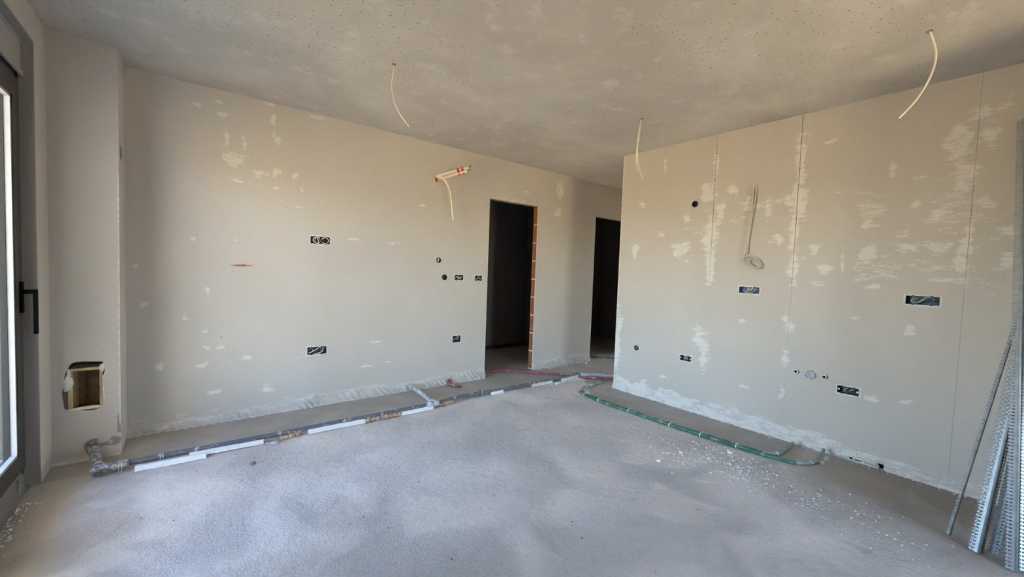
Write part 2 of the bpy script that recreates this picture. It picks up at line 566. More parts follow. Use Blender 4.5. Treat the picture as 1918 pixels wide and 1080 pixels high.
def blobs(GU, GV, L, seed=0, fuzzy=1.45):
    """soft ellipses with warped outlines -> 0..1"""
    wu = (fbm(GU * 16, GV * 16, seed, 3) - .5) * .11
    wv = (fbm(GU * 16, GV * 16, seed + 5, 3) - .5) * .11
    out = np.zeros(GU.shape)
    for cu, cv, a, b in L:
        a, b = max(a, .012), max(b, .010)
        d = np.sqrt(((GU + wu * min(1, a / .05) - cu) / a) ** 2 + ((GV + wv * min(1, b / .05) - cv) / b) ** 2)
        out = np.maximum(out, np.clip((fuzzy - d) / 1.1, 0, .85))
    return out

A3 = lambda u_, v_, n=0: (u_, YA - n, v_)             # far wall
B3 = lambda u_, v_, n=0: (XB - n, u_, v_)             # right wall
D3 = lambda u_, v_, n=0: (u_, YC - n, v_)             # column front

# wiring boxes: (u0, u1, v0, v1)
A_RECT = [(.872, 1.038, 1.524, 1.590), (.858, 1.024, .490, .560), (2.400, 2.505, .478, .553), (2.404, 2.517, 1.206, 1.264), (2.684, 2.782, 1.203, 1.262)]
A_CIRC = [(2.190, 1.425, .030), (2.271, 1.235, .032)]
B_RECT = [(1.438, 1.606, 1.213, 1.270), (.338, .504, 1.208, 1.268), (2.018, 2.136, .492, .542), (.716, .846, .492, .548)]
B_CIRC = [(2.067, 2.063, .031), (2.654, .523, .028)]
DOOR1, DOOR2, DH = (2.866, 3.658), (4.836, 5.640), 2.205

BLA = [(0.04,2.54,.046,.02),(0.19,2.6,.035,.013),(0.23,2.51,.035,.021),(0.24,2.33,.018,.076),(0.36,2.33,.011,.061),(0.29,2.16,.074,.052),(0.33,2.21,.074,.026),(0.28,2.12,.037,.044),(0.47,2.09,.054,.04),(0.59,2.11,.053,.051),(0.54,2.68,.06,.022),(0.57,2.56,.02,.054),(0.57,2.43,.02,.022),(0.6,2.38,.025,.032),(0.93,2.67,.064,.014),(0.3,2.0,.066,.014),(0.59,1.98,.029,.018),(0.74,2.11,.026,.024),(0.79,2.0,.017,.02),(0.77,1.84,.035,.01),(0.29,1.51,.025,.014),(0.03,1.5,.02,.017),(0.08,.49,.063,.018),(0.54,.24,.061,.034),(1.43,.32,.121,.011),(1.65,.34,.07,.011),(0.21,.62,.029,.013),(-0.26,.99,.045,.024),(-0.17,.51,.024,.025),(0.1,.76,.024,.013),(0.12,.63,.027,.014),(0.38,.51,.047,.019),(0.17,.25,.05,.027),(-0.03,.88,.023,.034),(4.06,2.49,.06,.16),(4.03,2.15,.07,.066),(3.43,2.36,.092,.02),(2.0,2.0,.044,.023),(1.65,1.58,.07,.014),(1.27,1.59,.062,.012),(-0.32,1.27,.023,.02),(0.12,1.09,.017,.034),(1.48,.56,.056,.017)]
BLB = [(1.9,1.75,.071,.205),(1.88,1.44,.041,.206),(1.94,2.11,.072,.041),(1.95,2.19,.052,.062),(1.89,2.41,.025,.152),(1.19,2.37,.038,.175),(1.18,2.02,.037,.22),(1.21,1.76,.03,.222),(1.19,1.45,.03,.177),(0.3,2.27,.058,.121),(0.28,2.06,.046,.086),(0.2,2.46,.065,.04),(0.18,2.31,.031,.1),(0.24,1.61,.023,.137),(0.25,1.5,.028,.076),(2.17,1.6,.079,.076),(2.15,1.91,.034,.043),(1.72,2.16,.048,.04),(2.66,2.13,.047,.041),(2.42,2.48,.02,.067),(0.37,1.84,.037,.022),(0.72,1.78,.036,.032),(0.73,1.56,.042,.055),(0.5,1.61,.048,.029),(0.39,1.6,.074,.043),(0.98,1.46,.041,.05),(1.04,1.6,.035,.043),(1.33,1.68,.032,.046),(0.87,1.5,.01,.082),(0.62,2.17,.017,.053),(0.46,2.08,.046,.011),(0.68,1.32,.041,.023),(0.07,1.7,.031,.033),(0.08,1.5,.034,.059),(1.95,.73,.052,.116),(1.89,.61,.041,.156),(1.2,.96,.039,.054),(1.21,.71,.023,.072),(1.22,.39,.019,.054),(0.76,1.08,.028,.016),(0.47,1.03,.021,.026),(0.63,.49,.034,.02),(0.46,.53,.026,.015),(1.52,.36,.035,.015),(1.56,.96,.027,.015),(2.54,.13,.039,.071),(2.29,.27,.048,.022),(1.58,2.02,.02,.095),(1.41,1.96,.02,.092),(1.81,1.95,.039,.1),(2.91,.55,.04,.374),(2.41,1.77,.038,.046),(1.25,1.99,.046,.045),(0.17,1.87,.03,.033),(0.4,1.83,.035,.028),(0.49,1.91,.021,.022),(0.98,2.44,.047,.017),(2.73,1.61,.03,.084)]

# ---- far wall
def disp_far(GU, GV):
    h = .075 + .07 * fbm(GU * 3, GU * 0, 2, 2)
    h = np.where(GU < .9, h * (.45 + .4 * np.clip((GU + .4) / 1.3, 0, 1)), h)
    on = np.clip((h - GV) / .03, 0, 1)
    rid = np.sin(GU * 110 + GV * 90 + 7 * fbm(GU * 6, GV * 12, 4, 2)) * .5 + .5
    lum = fbm(GU * 26, GV * 26, 6, 3)
    flare = np.clip((h - GV) / h, 0, 1) ** 1.3
    return on * (.006 + .030 * rid * (fbm(GU * 4, GV * 4, 9, 2)) + .014 * lum * (.3 + flare) + .012 * flare) + .0015 * fbm(GU * 5, GV * 5, 11, 2)
def wear_far(GU, GV):
    h = .085 + .09 * fbm(GU * 3, GU * 0, 2, 2)
    base = np.clip((h - GV) / .03, 0, 1) * .38
    red = np.clip(1.3 - np.sqrt(((GU - .345) / .115) ** 2 + ((GV - 1.303 - .02 * (GU - .345)) / .011) ** 2), 0, 1)
    red = red * (.5 + fbm(GU * 90, GV * 40, 3, 2) * .9)
    head = np.clip(1.2 - np.sqrt(((GU - 3.26) / .5) ** 2 + ((GV - 2.23) / .05) ** 2), 0, 1) * .55
    rim = np.zeros(GU.shape)
    for a, b, c, d in A_RECT:
        du = np.maximum(np.maximum(a - GU, GU - b), 0)
        dv = np.maximum(np.maximum(c - GV, GV - d), 0)
        rim = np.maximum(rim, np.clip(1 - np.hypot(du, dv) / .022, 0, 1))
    for d in DOOR1:
        rim = np.maximum(rim, np.clip(1 - np.abs(GU - d) / .02, 0, 1) * (GV < DH) * .9)
    return (np.maximum.reduce([blobs(GU, GV, BLA, 1), base, head, rim * .9]), red, np.zeros(GU.shape))
circ = lambda rad: (lambda a: rad)
rings_a = [(cu, cv, rad * 1.35, rad * 1.35, circ(rad)) for cu, cv, rad in A_CIRC]
rings_a.append((2.138, 2.335, .05, .05, lambda a: .026 + .006 * math.sin(3 * a + 1)))
mb, wv = sheet(XCO, 4.86, 0, H, .0125, A_RECT + [(DOOR1[0], DOOR1[1], 0, DH), (DOOR2[0], 5.0, 0, DH)], rings_a, A3, disp_far, wear_far)
wall_far = struct('wall_far', mb, M['wall'], True, wv)
m2 = MB()
yb = YA + TA
for a, b, c, d in ((XC - .3, DOOR1[0], 0, H), (DOOR1[0], DOOR1[1], DH, H), (DOOR1[1], DOOR2[0], 0, H), (DOOR2[0], DOOR2[1], DH, H), (DOOR2[1], 7.2, 0, H)):
    m2.quad((a, yb, c), (a, yb, d), (b, yb, d), (b, yb, c))
for a, b, c, d in ((4.86, DOOR2[1], DH, H), (DOOR2[1], 7.2, 0, H), (XC - .3, XCO, 0, H)):
    m2.quad((a, YA, c), (b, YA, c), (b, YA, d), (a, YA, d))
for a in (DOOR1[0], DOOR2[0], DOOR2[1]):
    m2.quad((a, YA, 0), (a, yb, 0), (a, yb, DH), (a, YA, DH))
m2.quad((DOOR2[0], YA, DH), (DOOR2[1], YA, DH), (DOOR2[1], yb, DH), (DOOR2[0], yb, DH))
link('wall_back_face', m2, M['wall'], wall_far)
# head of the first doorway: rough broken concrete edge
hd = MB()
N = 40
rows = []
for i in range(N + 1):
    x = DOOR1[0] + (DOOR1[1] - DOOR1[0]) * i / N
    j = [.006 * (random.random() - .5) for _ in range(4)]
    rows.append([(x, YA + .001, DH + .001), (x, YA + .012, DH - .006 + j[0]), (x, YA + .045, DH - .004 + j[1]), (x, yb + .001, DH - .002 + j[2])])
for i in range(N):
    for k in range(3):
        hd.quad(rows[i][k], rows[i + 1][k], rows[i + 1][k + 1], rows[i][k + 1])
link('door_head', hd, M['lintel'], wall_far)
# right jamb of the first doorway: raw hollow bricks, one object each, in white mortar
XJ = DOOR1[1]
mo = MB()
mo.quad((XJ + .006, YA, 0), (XJ + .006, yb, 0), (XJ + .006, yb, DH), (XJ + .006, YA, DH))
mo.box((XJ - .002, YA, 0), (XJ + .008, YA + .009, DH))
for i in range(10):
    z = .008 + .2445 * i
    pts = []
    for k in range(9):
        pts.append((XJ + .002 - .005 * random.random(), YA + .009 + (TA - .009) * k / 8, z + .006 * (random.random() - .5)))
    for k in range(8):
        a, b = pts[k], pts[k + 1]
        mo.obox(((a[0] + b[0]) / 2 + .003, (a[1] + b[1]) / 2, (a[2] + b[2]) / 2), (.005, 0, 0), (0, .0062, 0), (0, (b[2] - a[2]) * .5, .0075))
link('mortar', mo, M['mortar'], wall_far)
bk = MB()
ys = [YA + .012 + (TA - .014) * k / 8 for k in range(9)]
for k in range(8):
    dx = 0 if k % 2 else .0025
    bk.box((XJ - .001 + dx, ys[k], 0), (XJ + .03, ys[k + 1], .229))
brick0 = None
for i in range(9):
    if brick0 is None:
        b_ = link('brick', bk, M['brick'])
        b_.data.transform(Matrix.Translation((-XJ, -YA, 0)))
        brick0 = b_
    else:
        b_ = brick0.copy()
        COL.objects.link(b_)
    b_.parent = wall_far
    b_.location = (XJ + .0015 * random.random(), YA, .016 + .2445 * i)

# ---- right wall: boards with open joints
JO = [YM - .1, .232, 1.195, 1.882, YE]
def disp_right(GU, GV):
    h = .05 + .09 * fbm(GU * 2.2, GU * 0, 21, 3)
    flare = np.clip((h - GV) / h, 0, 1) ** 1.2
    return flare * (.014 + .018 * fbm(GU * 20, GV * 30, 22, 3)) + .0012 * fbm(GU * 5, GV * 5, 23, 2)
def wear_right(GU, GV):
    h = .015 + .20 * fbm(GU * 2.6 + 4, GU * 0, 24, 4) * np.clip((GU + .1) / 1.0, .45, 1) + .09 * fbm(GU * 11, GV * 11, 25, 3)
    base = np.clip((h - GV) / .07 + .3, 0, .8) * np.where(GU > -.3, 1, .3) * (.55 + .75 * fbm(GU * 7, GV * 18, 26, 3)) * np.clip(.62 + GU * .25, .55, 1)
    rim = np.zeros(GU.shape)
    for a, b, c, d in B_RECT:
        du = np.maximum(np.maximum(a - GU, GU - b), 0)
        dv = np.maximum(np.maximum(c - GV, GV - d), 0)
        rim = np.maximum(rim, np.clip(1 - np.hypot(du, dv) / .02, 0, 1))
    crack = np.clip(1 - np.abs(GV - (.01 + .07 * fbm(GU * 6, GU * 0, 27, 3))) / .010, 0, 1) * np.clip(fbm(GU * 9, GV * 3, 28, 2) * 3 - 1.4, 0, .5)
    bl = blobs(GU, GV, [(a, b, c * 1.2, d * 1.12) for a, b, c, d in BLB], 3, 1.45)
    drag = np.clip(fbm(GU * 5, GV * 13, 31, 4) * 1.0 - .52, 0, 1) * 3.2 * ((GV > 1.3) & (GV < 2.1)) * np.clip((2.6 - GU), 0, 1)
    end = np.clip(1 - (YE - GU) / .03, 0, 1) * .8
    return (np.maximum.reduce([bl, base, rim, np.clip(drag, 0, .5), end]), np.zeros(GU.shape), crack)
rings_b = [(cu, cv, rad * 1.35, rad * 1.35, circ(rad)) for cu, cv, rad in B_CIRC]
FIT = [(1.120, .594, .017), (1.023, .586, .036), (.929, .594, .017)]
rings_b += [(cu, cv, rad * 1.35, rad * 1.35, circ(rad)) for cu, cv, rad in FIT]
CH = [(.724, .742, .007, .020), (.694, .714, .006, .013), (.672, .692, .008, .017), (.548, .578, .002, .036), (.578, .655, .004, .021)]                      # broken plaster at the foot of the wall
bk_ = MB()
XR = XB + .10
bk_.quad((XB + .06, YBK - .3, 0), (XB + .06, YE - .001, 0), (XB + .06, YE - .001, H), (XB + .06, YBK - .3, H))
bk_.quad((XB, YE, 0), (XB, YE, H), (7.2, YE, H), (7.2, YE, 0))
wall_right = struct('wall_right', bk_, M['wall'])
for a, b in zip(JO[:-1], JO[1:]):
    a2, b2 = a + .0002, b - (.0002 if b < YE else 0)
    ins = lambda q: a2 <= (q[0] + q[1]) / 2 <= b2
    R_ = [q for q in B_RECT + CH if ins(q)]
    G_ = [q for q in rings_b if a2 <= q[0] <= b2]
    def board(u_, v_, n=0, a2=a2, b2=b2):                 # joints gape towards the ceiling and close near the floor
        k_ = (.0012 if b2 > .4 and u_ > .4 else .0004) * min(1, max(0, (v_ - 1.15) / .7)) + .00025
        if abs(u_ - a2) < 1e-6:
            u_ += k_
        elif abs(u_ - b2) < 1e-6 and b2 < YE - .01:
            u_ -= k_
        return (XB - n, u_, v_)
    mb, wv = sheet(a2, b2, 0, H, .0125 if b > .3 else .03, R_, G_, board, disp_right, wear_right, flip=True)
    mb_f = MB()
    if b2 < YE - .01:
        mb_f.quad((XB + .0028, b - .006, 0), (XB + .0028, b + .006, 0), (XB + .0028, b + .006, H), (XB + .0028, b - .006, H))
        link('joint_filler', mb_f, M['reveal'], wall_right)
    # board edges inside the joint
    n0 = len(mb.v)
    for e in (a2, b2):
        if abs(e - YE) < 1e-4:
            continue
        mb.quad((XB, e, 0), (XB, e, H), (XB + .012, e, H), (XB + .012, e, 0))
    wv = np.vstack([wv, np.tile((0, 0, .2, 1.), (len(mb.v) - n0, 1))])
    link('wall_board', mb, M['wall'], wall_right, True, wear=wv)

# ---- boxed column in the left corner with a broken-out niche
def px_poly(P, cu, cv):
    """radius function of a star-shaped outline"""
    Q = sorted(((math.atan2(v_ - cv, u_ - cu) % (2 * math.pi), math.hypot(u_ - cu, v_ - cv)) for u_, v_ in P))
    Q = [(Q[-1][0] - 2 * math.pi, Q[-1][1])] + Q + [(Q[0][0] + 2 * math.pi, Q[0][1])]
    def fn(a):
        a %= 2 * math.pi
        for (a0, r0), (a1, r1) in zip(Q[:-1], Q[1:]):
            if a0 <= a <= a1:
                t = (a - a0) / max(1e-6, a1 - a0)
                x = r0 * math.cos(a0) * (1 - t) + r1 * math.cos(a1) * t
                y = r0 * math.sin(a0) * (1 - t) + r1 * math.sin(a1) * t
                return math.hypot(x, y) + .0025 * (random.random() - .5)
        return .1
    return fn
NICHE = [(-.598, .632), (-.596, .652), (-.54, .655), (-.48, .648), (-.434, .640), (-.436, .612), (-.448, .598), (-.452, .54), (-.452, .48),
         (-.440, .462), (-.446, .42), (-.457, .345), (-.472, .332), (-.50, .322), (-.56, .338), (-.61, .348), (-.626, .352), (-.628, .40), (-.634, .43), (-.632, .48), (-.62, .50), (-.624, .56), (-.61, .60)]
ncu, ncv = -.535, .49
def wear_col(GU, GV):
    low = blobs(GU, GV, [(-.395, .095, .035, .035), (-.44, .08, .05, .015), (-.375, .2, .01, .10)], 41)
    ed = np.clip(1 - (XCO - GU) / .016, 0, 1) * .75
    return (np.maximum(ed * (GV < 1.9), .3 * np.clip((.12 - GV) / .05, 0, 1)), np.zeros(GU.shape), low)
mb, wv = sheet(XC, XCO, 0, H, .0125, [], [(ncu, ncv, .125, .185, px_poly(NICHE, ncu, ncv))], D3,
               lambda a, b: .0012 * fbm(a * 6, b * 6, 43, 2) + .02 * np.clip((.05 - b) / .05, 0, 1) ** 2, wear_col)
n0 = len(mb.v)
SC = (3.867, 2.042)
s3 = lambda a, b, n=0: (XCO + n, a, b)
mbs, wvs = sheet(YC, YA, 0, H, .02, [], [(SC[0], SC[1], .07, .07, circ(.048))], s3, None, lambda a, b: (.25 * np.clip((.12 - b) / .05, 0, 1), a * 0, a * 0))
mb.add(mbs.v, mbs.f)
wall_column = struct('wall_column', mb, M['wall'], False, np.vstack([wv, wvs]))
rim = MB()                                                             # ragged plaster thickness round the niche
fn = px_poly(NICHE, ncu, ncv)
pr = None
for k in range(73):
    a = 2 * math.pi * k / 72
    rr = fn(a)
    p = [(ncu + math.cos(a) * (rr + .002), YC, ncv + math.sin(a) * (rr + .002)), (ncu + math.cos(a) * (rr + .001 + .005 * random.random()), YC + .014, ncv + math.sin(a) * (rr + .004 * random.random()))]
    if pr:
        rim.quad(pr[0], p[0], p[1], pr[1])
    pr = p
link('niche_rim', rim, M['mortar'], wall_column)

# ---- left wall with the balcony door opening
XO = XC - .30
lf = MB()
for a, b, c, d in ((DY1, YC + .001, 0, H), (DY0, DY1, DZ, H), (YN, DY0, 0, H)):
    lf.quad((XC, a, c), (XC, a, d), (XC, b, d), (XC, b, c))
wall_left = struct('wall_left', lf, M['wall'])
rv = MB()
for y in (DY0, DY1):
    rv.quad((XC, y, -.12), (XC - .10, y, -.12), (XC - .10, y, DZ), (XC, y, DZ))
rv.quad((XC, DY0, DZ), (XC, DY1, DZ), (XO, DY1, DZ), (XO, DY0, DZ))
link('reveal', rv, M['reveal'], wall_left)
ex = MB()
for a, b, c, d in ((DY1, 7.2, -.3, H + .3), (DY0, DY1, DZ, H + .3), (YBK - .35, DY0, -.3, H + .3)):
    ex.quad((XO, a, c), (XO, b, c), (XO, b, d), (XO, a, d))
for y in (DY0, DY1):
    ex.quad((XC - .10, y, -.12), (XO, y, -.12), (XO, y, DZ), (XC - .10, y, DZ))
link('facade', ex, M['render'], wall_left)
# plaster bead along the reveal edge
eb = MB()
eb.box((XC - .004, DY1 - .003, 0), (XC + .003, DY1 + .006, DZ + .004))
eb.box((XC - .004, DY0, DZ - .003), (XC + .003, DY1, DZ + .006))
link('edge_bead', eb, M['reveal'], wall_left)

# ---- wall behind the camera
bw = MB()
for a, b, c, d in ((XN, WX0, 0, H), (WX0, WX1, WZ, H), (WX1, XM, 0, H)):
    bw.quad((a, YBK, c), (b, YBK, c), (b, YBK, d), (a, YBK, d))
bw.quad((XC - .3, YN, 0), (XN, YN, 0), (XN, YN, H), (XC - .3, YN, H))
bw.quad((XN, YN, 0), (XN, YBK - .3, 0), (XN, YBK - .3, H), (XN, YN, H))
bw.quad((XM, YM, 0), (XM, YM, H), (XM, YBK - .3, H), (XM, YBK - .3, 0))
bw.quad((XM, YM, 0), (XR + .1, YM, 0), (XR + .1, YM, H), (XM, YM, H))
YO = YBK - .32
for a, b, c, d in ((XO, WX0, -.3, H + .3), (WX0, WX1, WZ, H + .3), (WX1, 7.2, -.3, H + .3)):
    bw.quad((a, YO, c), (a, YO, d), (b, YO, d), (b, YO, c))
for x in (WX0, WX1):
    bw.quad((x, YBK, -.1), (x, YO, -.1), (x, YO, WZ), (x, YBK, WZ))
bw.quad((WX0, YBK, WZ), (WX1, YBK, WZ), (WX1, YO, WZ), (WX0, YO, WZ))
struct('wall_back', bw, M['wall'])

# ---- rooms beyond the doorways
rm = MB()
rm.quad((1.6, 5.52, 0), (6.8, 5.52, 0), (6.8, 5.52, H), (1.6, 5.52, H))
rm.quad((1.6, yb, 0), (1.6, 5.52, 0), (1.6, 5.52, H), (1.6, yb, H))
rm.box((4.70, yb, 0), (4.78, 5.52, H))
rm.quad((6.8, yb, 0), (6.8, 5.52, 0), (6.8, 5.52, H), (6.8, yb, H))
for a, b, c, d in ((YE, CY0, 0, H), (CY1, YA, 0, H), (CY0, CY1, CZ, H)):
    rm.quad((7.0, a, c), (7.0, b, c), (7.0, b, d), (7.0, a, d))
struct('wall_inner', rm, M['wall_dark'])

cw = bpy.data.objects.new('window_2', None)
cw.location = (7.04, (CY0 + CY1) / 2, 0)
COL.objects.link(cw)
cw['kind'] = 'structure'
q = MB()
for a, b, c, d in ((CY0, CY0 + .05, 0, CZ), (CY1 - .05, CY1, 0, CZ), (CY0 + .05, CY1 - .05, CZ - .05, CZ), (CY0 + .05, CY1 - .05, 0, .07)):
    q.box((7.0, a, c), (7.08, b, d))
link('window_frame', q, M['alu'], cw)
q = MB()
q.quad((7.04, CY0 + .05, .07), (7.04, CY1 - .05, .07), (7.04, CY1 - .05, CZ - .05), (7.04, CY0 + .05, CZ - .05))
link('pane', q, M['glass'], cw)

# ---- floor
def smooth_zone(X, Y):
    e = (fbm(X * 9, Y * 9, 51, 2) - .5) * .05
    a = np.clip((Y - 3.47 + e) / .03, 0, 1)
    edge = np.where(Y > 2.75, 3.30 + (Y - 2.75) * .9, 3.30) + np.where(Y < 1.35, (1.35 - Y) * .35, 0)
    b = np.clip((X - edge - .03 + e) / .03, 0, 1) * np.clip((Y - .95) / .05, 0, 1)
    c = np.clip((X - 2.9 + .1 * np.clip(Y, 0, 1) + e * 6) / .6, 0, 1) * np.clip((1.15 - Y) / .3, 0, 1) * .9
    d = np.clip((-.05 - X + e * 8) / .4, 0, 1) * .55 * np.clip((Y - 2.3) / .4, 0, 1)
    return np.maximum.reduce([a, b, c, d])
DUST = [(3.0, 1.5, .10, .22), (3.10, 1.22, .10, .16), (3.0, .98, .12, .14), (3.05, .72, .12, .14), (2.85, 1.75, .05, .10), (3.28, 1.42, .05, .07), (2.7, .9, .08, .12), (2.95, .45, .12, .10), (3.05, 1.35, .05, .28), (-.68, 2.8, .05, .40)]
def wear_shade_floor(X, Y):
    s_ = smooth_zone(X, Y)
    du = blobs(X, Y, DUST, 61, 1.3) * .42
    near_b = np.clip(1 - np.abs(XB - X) / .06, 0, 1) * (Y < YE) * .5
    near_a = np.clip(1 - np.abs(YA - Y) / .05, 0, 1) * .35
    return (s_, np.maximum.reduce([du, near_b, near_a]), np.clip((X - 2.8 + (fbm(X * 4, Y * 4, 57, 3) - .5) * .5) / .7, 0, 1) * np.clip((1.05 - Y) / .5, 0, 1))  # third channel: shade painted in where the right front floor is dim
def disp_floor(X, Y):
    s_ = 1 - smooth_zone(X, Y)
    return (.0065 * (fbm(X * 32, Y * 32, 71, 3) - .5) + .005 * (fbm(X * 5, Y * 5, 72, 2) - .5)) * (s_ * .85 + .15)
mb, wv = sheet(XC, 4.45, -.15, 4.30, .0145, [], [], lambda a, b, n=0: (a, b, n), disp_floor, wear_shade_floor)
n0 = len(mb.v)
mb.quad((4.45, YE - .02, 0), (7.2, YE - .02, 0), (7.2, 5.6, 0), (4.45, 5.6, 0))
mb.quad((XC - .10, DY0 + .001, 0), (XC, DY0 + .001, 0), (XC, DY1 - .001, 0), (XC - .10, DY1 - .001, 0))
mb.quad((1.5, 4.30, 0), (4.45, 4.30, 0), (4.45, 5.6, 0), (1.5, 5.6, 0))
mb.quad((XC, YBK - .35, 0), (4.45, YBK - .35, 0), (4.45, -.15, 0), (XC, -.15, 0))
wv = np.vstack([wv, np.tile((.9, 0, 0, 1.), (4, 1)), np.tile((.3, .3, 0, 1.), (4, 1)), np.tile((.9, 0, 0, 1.), (4, 1)), np.tile((.4, 0, 0, 1.), (4, 1))])
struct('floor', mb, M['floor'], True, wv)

# ---- ceiling and slabs
ce = MB()
ce.quad((XC - .3, YBK - .33, H), (XC - .3, 5.6, H), (7.2, 5.6, H), (7.2, YBK - .33, H))
struct('ceiling', ce, M['ceiling'])
sb = MB()
sb.box((XO, YBK - .33, H + .02), (7.2, 7.2, H + .3))
sb.box((XO, YBK - .33, -.32), (7.2, 7.2, -.13))
sb.box((XO - 1.40, -2.2, -.32), (XO, 5.2, -.14))          # balcony and the one above it
sb.box((XO - 1.40, -2.2, H + .05), (XO, 7.2, H + .3))
sb.box((7.2, 2.0, H + .05), (10.3, 5.5, H + .3))                   # unseen loggia, added to keep sun out of the corridor window
sb.box((7.2, 2.0, -.32), (8.6, 5.5, -.14))
struct('building_slab', sb, M['slab'])
te = MB()
te.box((XO, YBK - 3.3, -.32), (7.2, YBK - .33, -.14))  # unseen terrace, added to bounce sunlight through the rear window
struct('bounce_terrace', te, M['concrete'])
ps = MB()
ps.box((XO - 1.40, 1.10, -.14), (XO, 1.20, H + .05))  # unseen screen, added to block light on the column and wall strip
struct('light_blocking_screen', ps, M['render'])
gd = MB()
gd.quad((-400, -400, -3.4), (400, -400, -3.4), (400, 400, -3.4), (-400, 400, -3.4))
struct('ground', gd, M['ground'])

# ---- balcony door: frame, two leaves, shutter box
door = bpy.data.objects.new('door_1', None)
door.location = (XC - .1, (DY0 + DY1) / 2, 0)
COL.objects.link(door)
door['kind'] = 'structure'
FX0, FX1 = XC - .135, XC - .058        # frame back / front
fr = MB()
fr.box((FX0, DY1 - .045, .06), (FX1, DY1, 2.34))
fr.box((FX0, DY0, .06), (FX1, DY0 + .045, 2.34))
fr.box((FX0, DY0, 2.29), (FX1, DY1, 2.34))
fr.box((FX0, DY0, .122), (FX1, DY1, .16))
link('frame', fr, M['alu'], door)
gr_ = MB()
gr_.box((XO + .03, DY1 - .045, .04), (FX0, DY1 - .005, DZ - .1))
gr_.box((XO + .03, DY0 + .005, .04), (FX0, DY0 + .045, DZ - .1))
link('guide_rail', gr_, M['alu_light'], door)
sx = MB()
sx.box((XO + .02, DY0, 2.33), (XC - .045, DY1, DZ - .004))
bx = link('shutter_box', sx, M['shutter_box'], door)
lp = MB()
lp.box((XC - .047, DY0, 2.315), (XC - .036, DY1, 2.345))
lp.box((XC - .047, DY0, DZ - .02), (XC - .038, DY1, DZ - .004))
link('box_lip', lp, M['alu_light'], bx)
mid = (DY0 + DY1) / 2
for (a, b, handle) in ((mid + .004, DY1 - .052, True), (DY0 + .052, mid - .004, False)):
    st, z0, z1 = .105, .138, 2.275
    s_ = MB()
    SX0, SX1 = FX0 + .012, FX1 + .014
    s_.box((SX0, b - st, z0), (SX1, b, z1))
    s_.box((SX0, a, z0), (SX1, a + st, z1))
    s_.box((SX0, a + st, z0), (SX1, b - st, z0 + .095))
    s_.box((SX0, a + st, z1 - .105), (SX1, b - st, z1))
    sash = link('sash', s_, M['alu'], door)
    bd = MB()                                                       # bright glazing bead
    gx = (SX0 + SX1) / 2
    i0, i1, j0, j1 = a + st, b - st, z0 + .095, z1 - .105
    bd.box((gx + .012, i1 - .016, j0), (SX1 - .004, i1 + .0005, j1))
    bd.box((gx + .012, i0 - .0005, j0), (SX1 - .004, i0 + .016, j1))
    bd.box((gx + .012, i0, j0 - .0005), (SX1 - .004, i1, j0 + .016))
    bd.box((gx + .012, i0, j1 - .016), (SX1 - .004, i1, j1 + .0005))
    link('glazing_bead', bd, M['alu_light'], sash)
    gk = MB()
    gk.box((gx - .010, i1 - .02, j0), (gx + .012, i1, j1))
    gk.box((gx - .010, i0, j0), (gx + .012, i0 + .02, j1))
    link('gasket', gk, M['rubber'], sash)
    pn = MB()
    pn.quad((gx, i0, j0), (gx, i1, j0), (gx, i1, j1), (gx, i0, j1))
    link('pane', pn, M['glass'], sash)
    if handle:
        hb = MB()
        hy = b - .035
        hb.box((SX1, hy - .016, 1.015), (SX1 + .011, hy + .016, 1.185))
        hb.box((SX1 + .010, hy - .010, 1.118), (SX1 + .062, hy + .010, 1.142))
        hb.box((SX1 + .048, hy - .011, .895), (SX1 + .064, hy + .011, 1.143))
        link('handle', hb, M['black'], sash)
gp = MB()
gp.box((FX1 - .002, DY1 - .058, .09), (FX1 + .004, DY1 - .044, 2.29))
link('seal_strip', gp, M['rubber'], door)
# raw threshold under the door
th = MB()
n = 60
prof = []
for i in range(n + 1):
    y = DY0 + (DY1 - DY0) * i / n
    j = lambda k: .018 * (mnoise.noise(Vector((y * 9, k * 3.7, 0))))
    prof.append([(FX1 + .030 + j(1), y, -.004), (FX1 + .010 + j(2) * .5, y, .018 + j(3) * .5), (FX1 + .004 + j(4) * .3, y, .10), (FX1 - .004, y, .126), (XO, y, .11)])
for i in range(n):
    for k in range(4):
        th.quad(prof[i][k], prof[i + 1][k], prof[i + 1][k + 1], prof[i][k + 1])
trim = struct('trim_1', th, M['sill'])
an = MB()
an.box((FX1, 3.33, .012), (FX1 + .012, 3.375, .085))
an.box((FX1, 3.342, .06), (FX1 + .010, 3.36, .105))
link('anchor_bracket', an, M['galv_dark'], trim)

# rear window, frame and pane
rw = bpy.data.objects.new('window_1', None)
rw.location = ((WX0 + WX1) / 2, YBK - .2, 0)
COL.objects.link(rw)
rw['kind'] = 'structure'
q = MB()
for a, b, c, d in ((WX0, WX0 + .06, 0, WZ), (WX1 - .06, WX1, 0, WZ), (WX0 + .06, WX1 - .06, WZ - .06, WZ), (WX0 + .06, WX1 - .06, 0, .08), ((WX0 + WX1) / 2 - .04, (WX0 + WX1) / 2 + .04, .08, WZ - .06)):
    q.box((a, YBK - .24, c), (b, YBK - .17, d))
link('window_frame', q, M['alu'], rw)
q = MB()
q.quad((WX0 + .06, YBK - .2, .08), (WX1 - .06, YBK - .2, .08), (WX1 - .06, YBK - .2, WZ - .06), (WX0 + .06, YBK - .2, WZ - .06))
link('pane', q, M['glass'], rw)

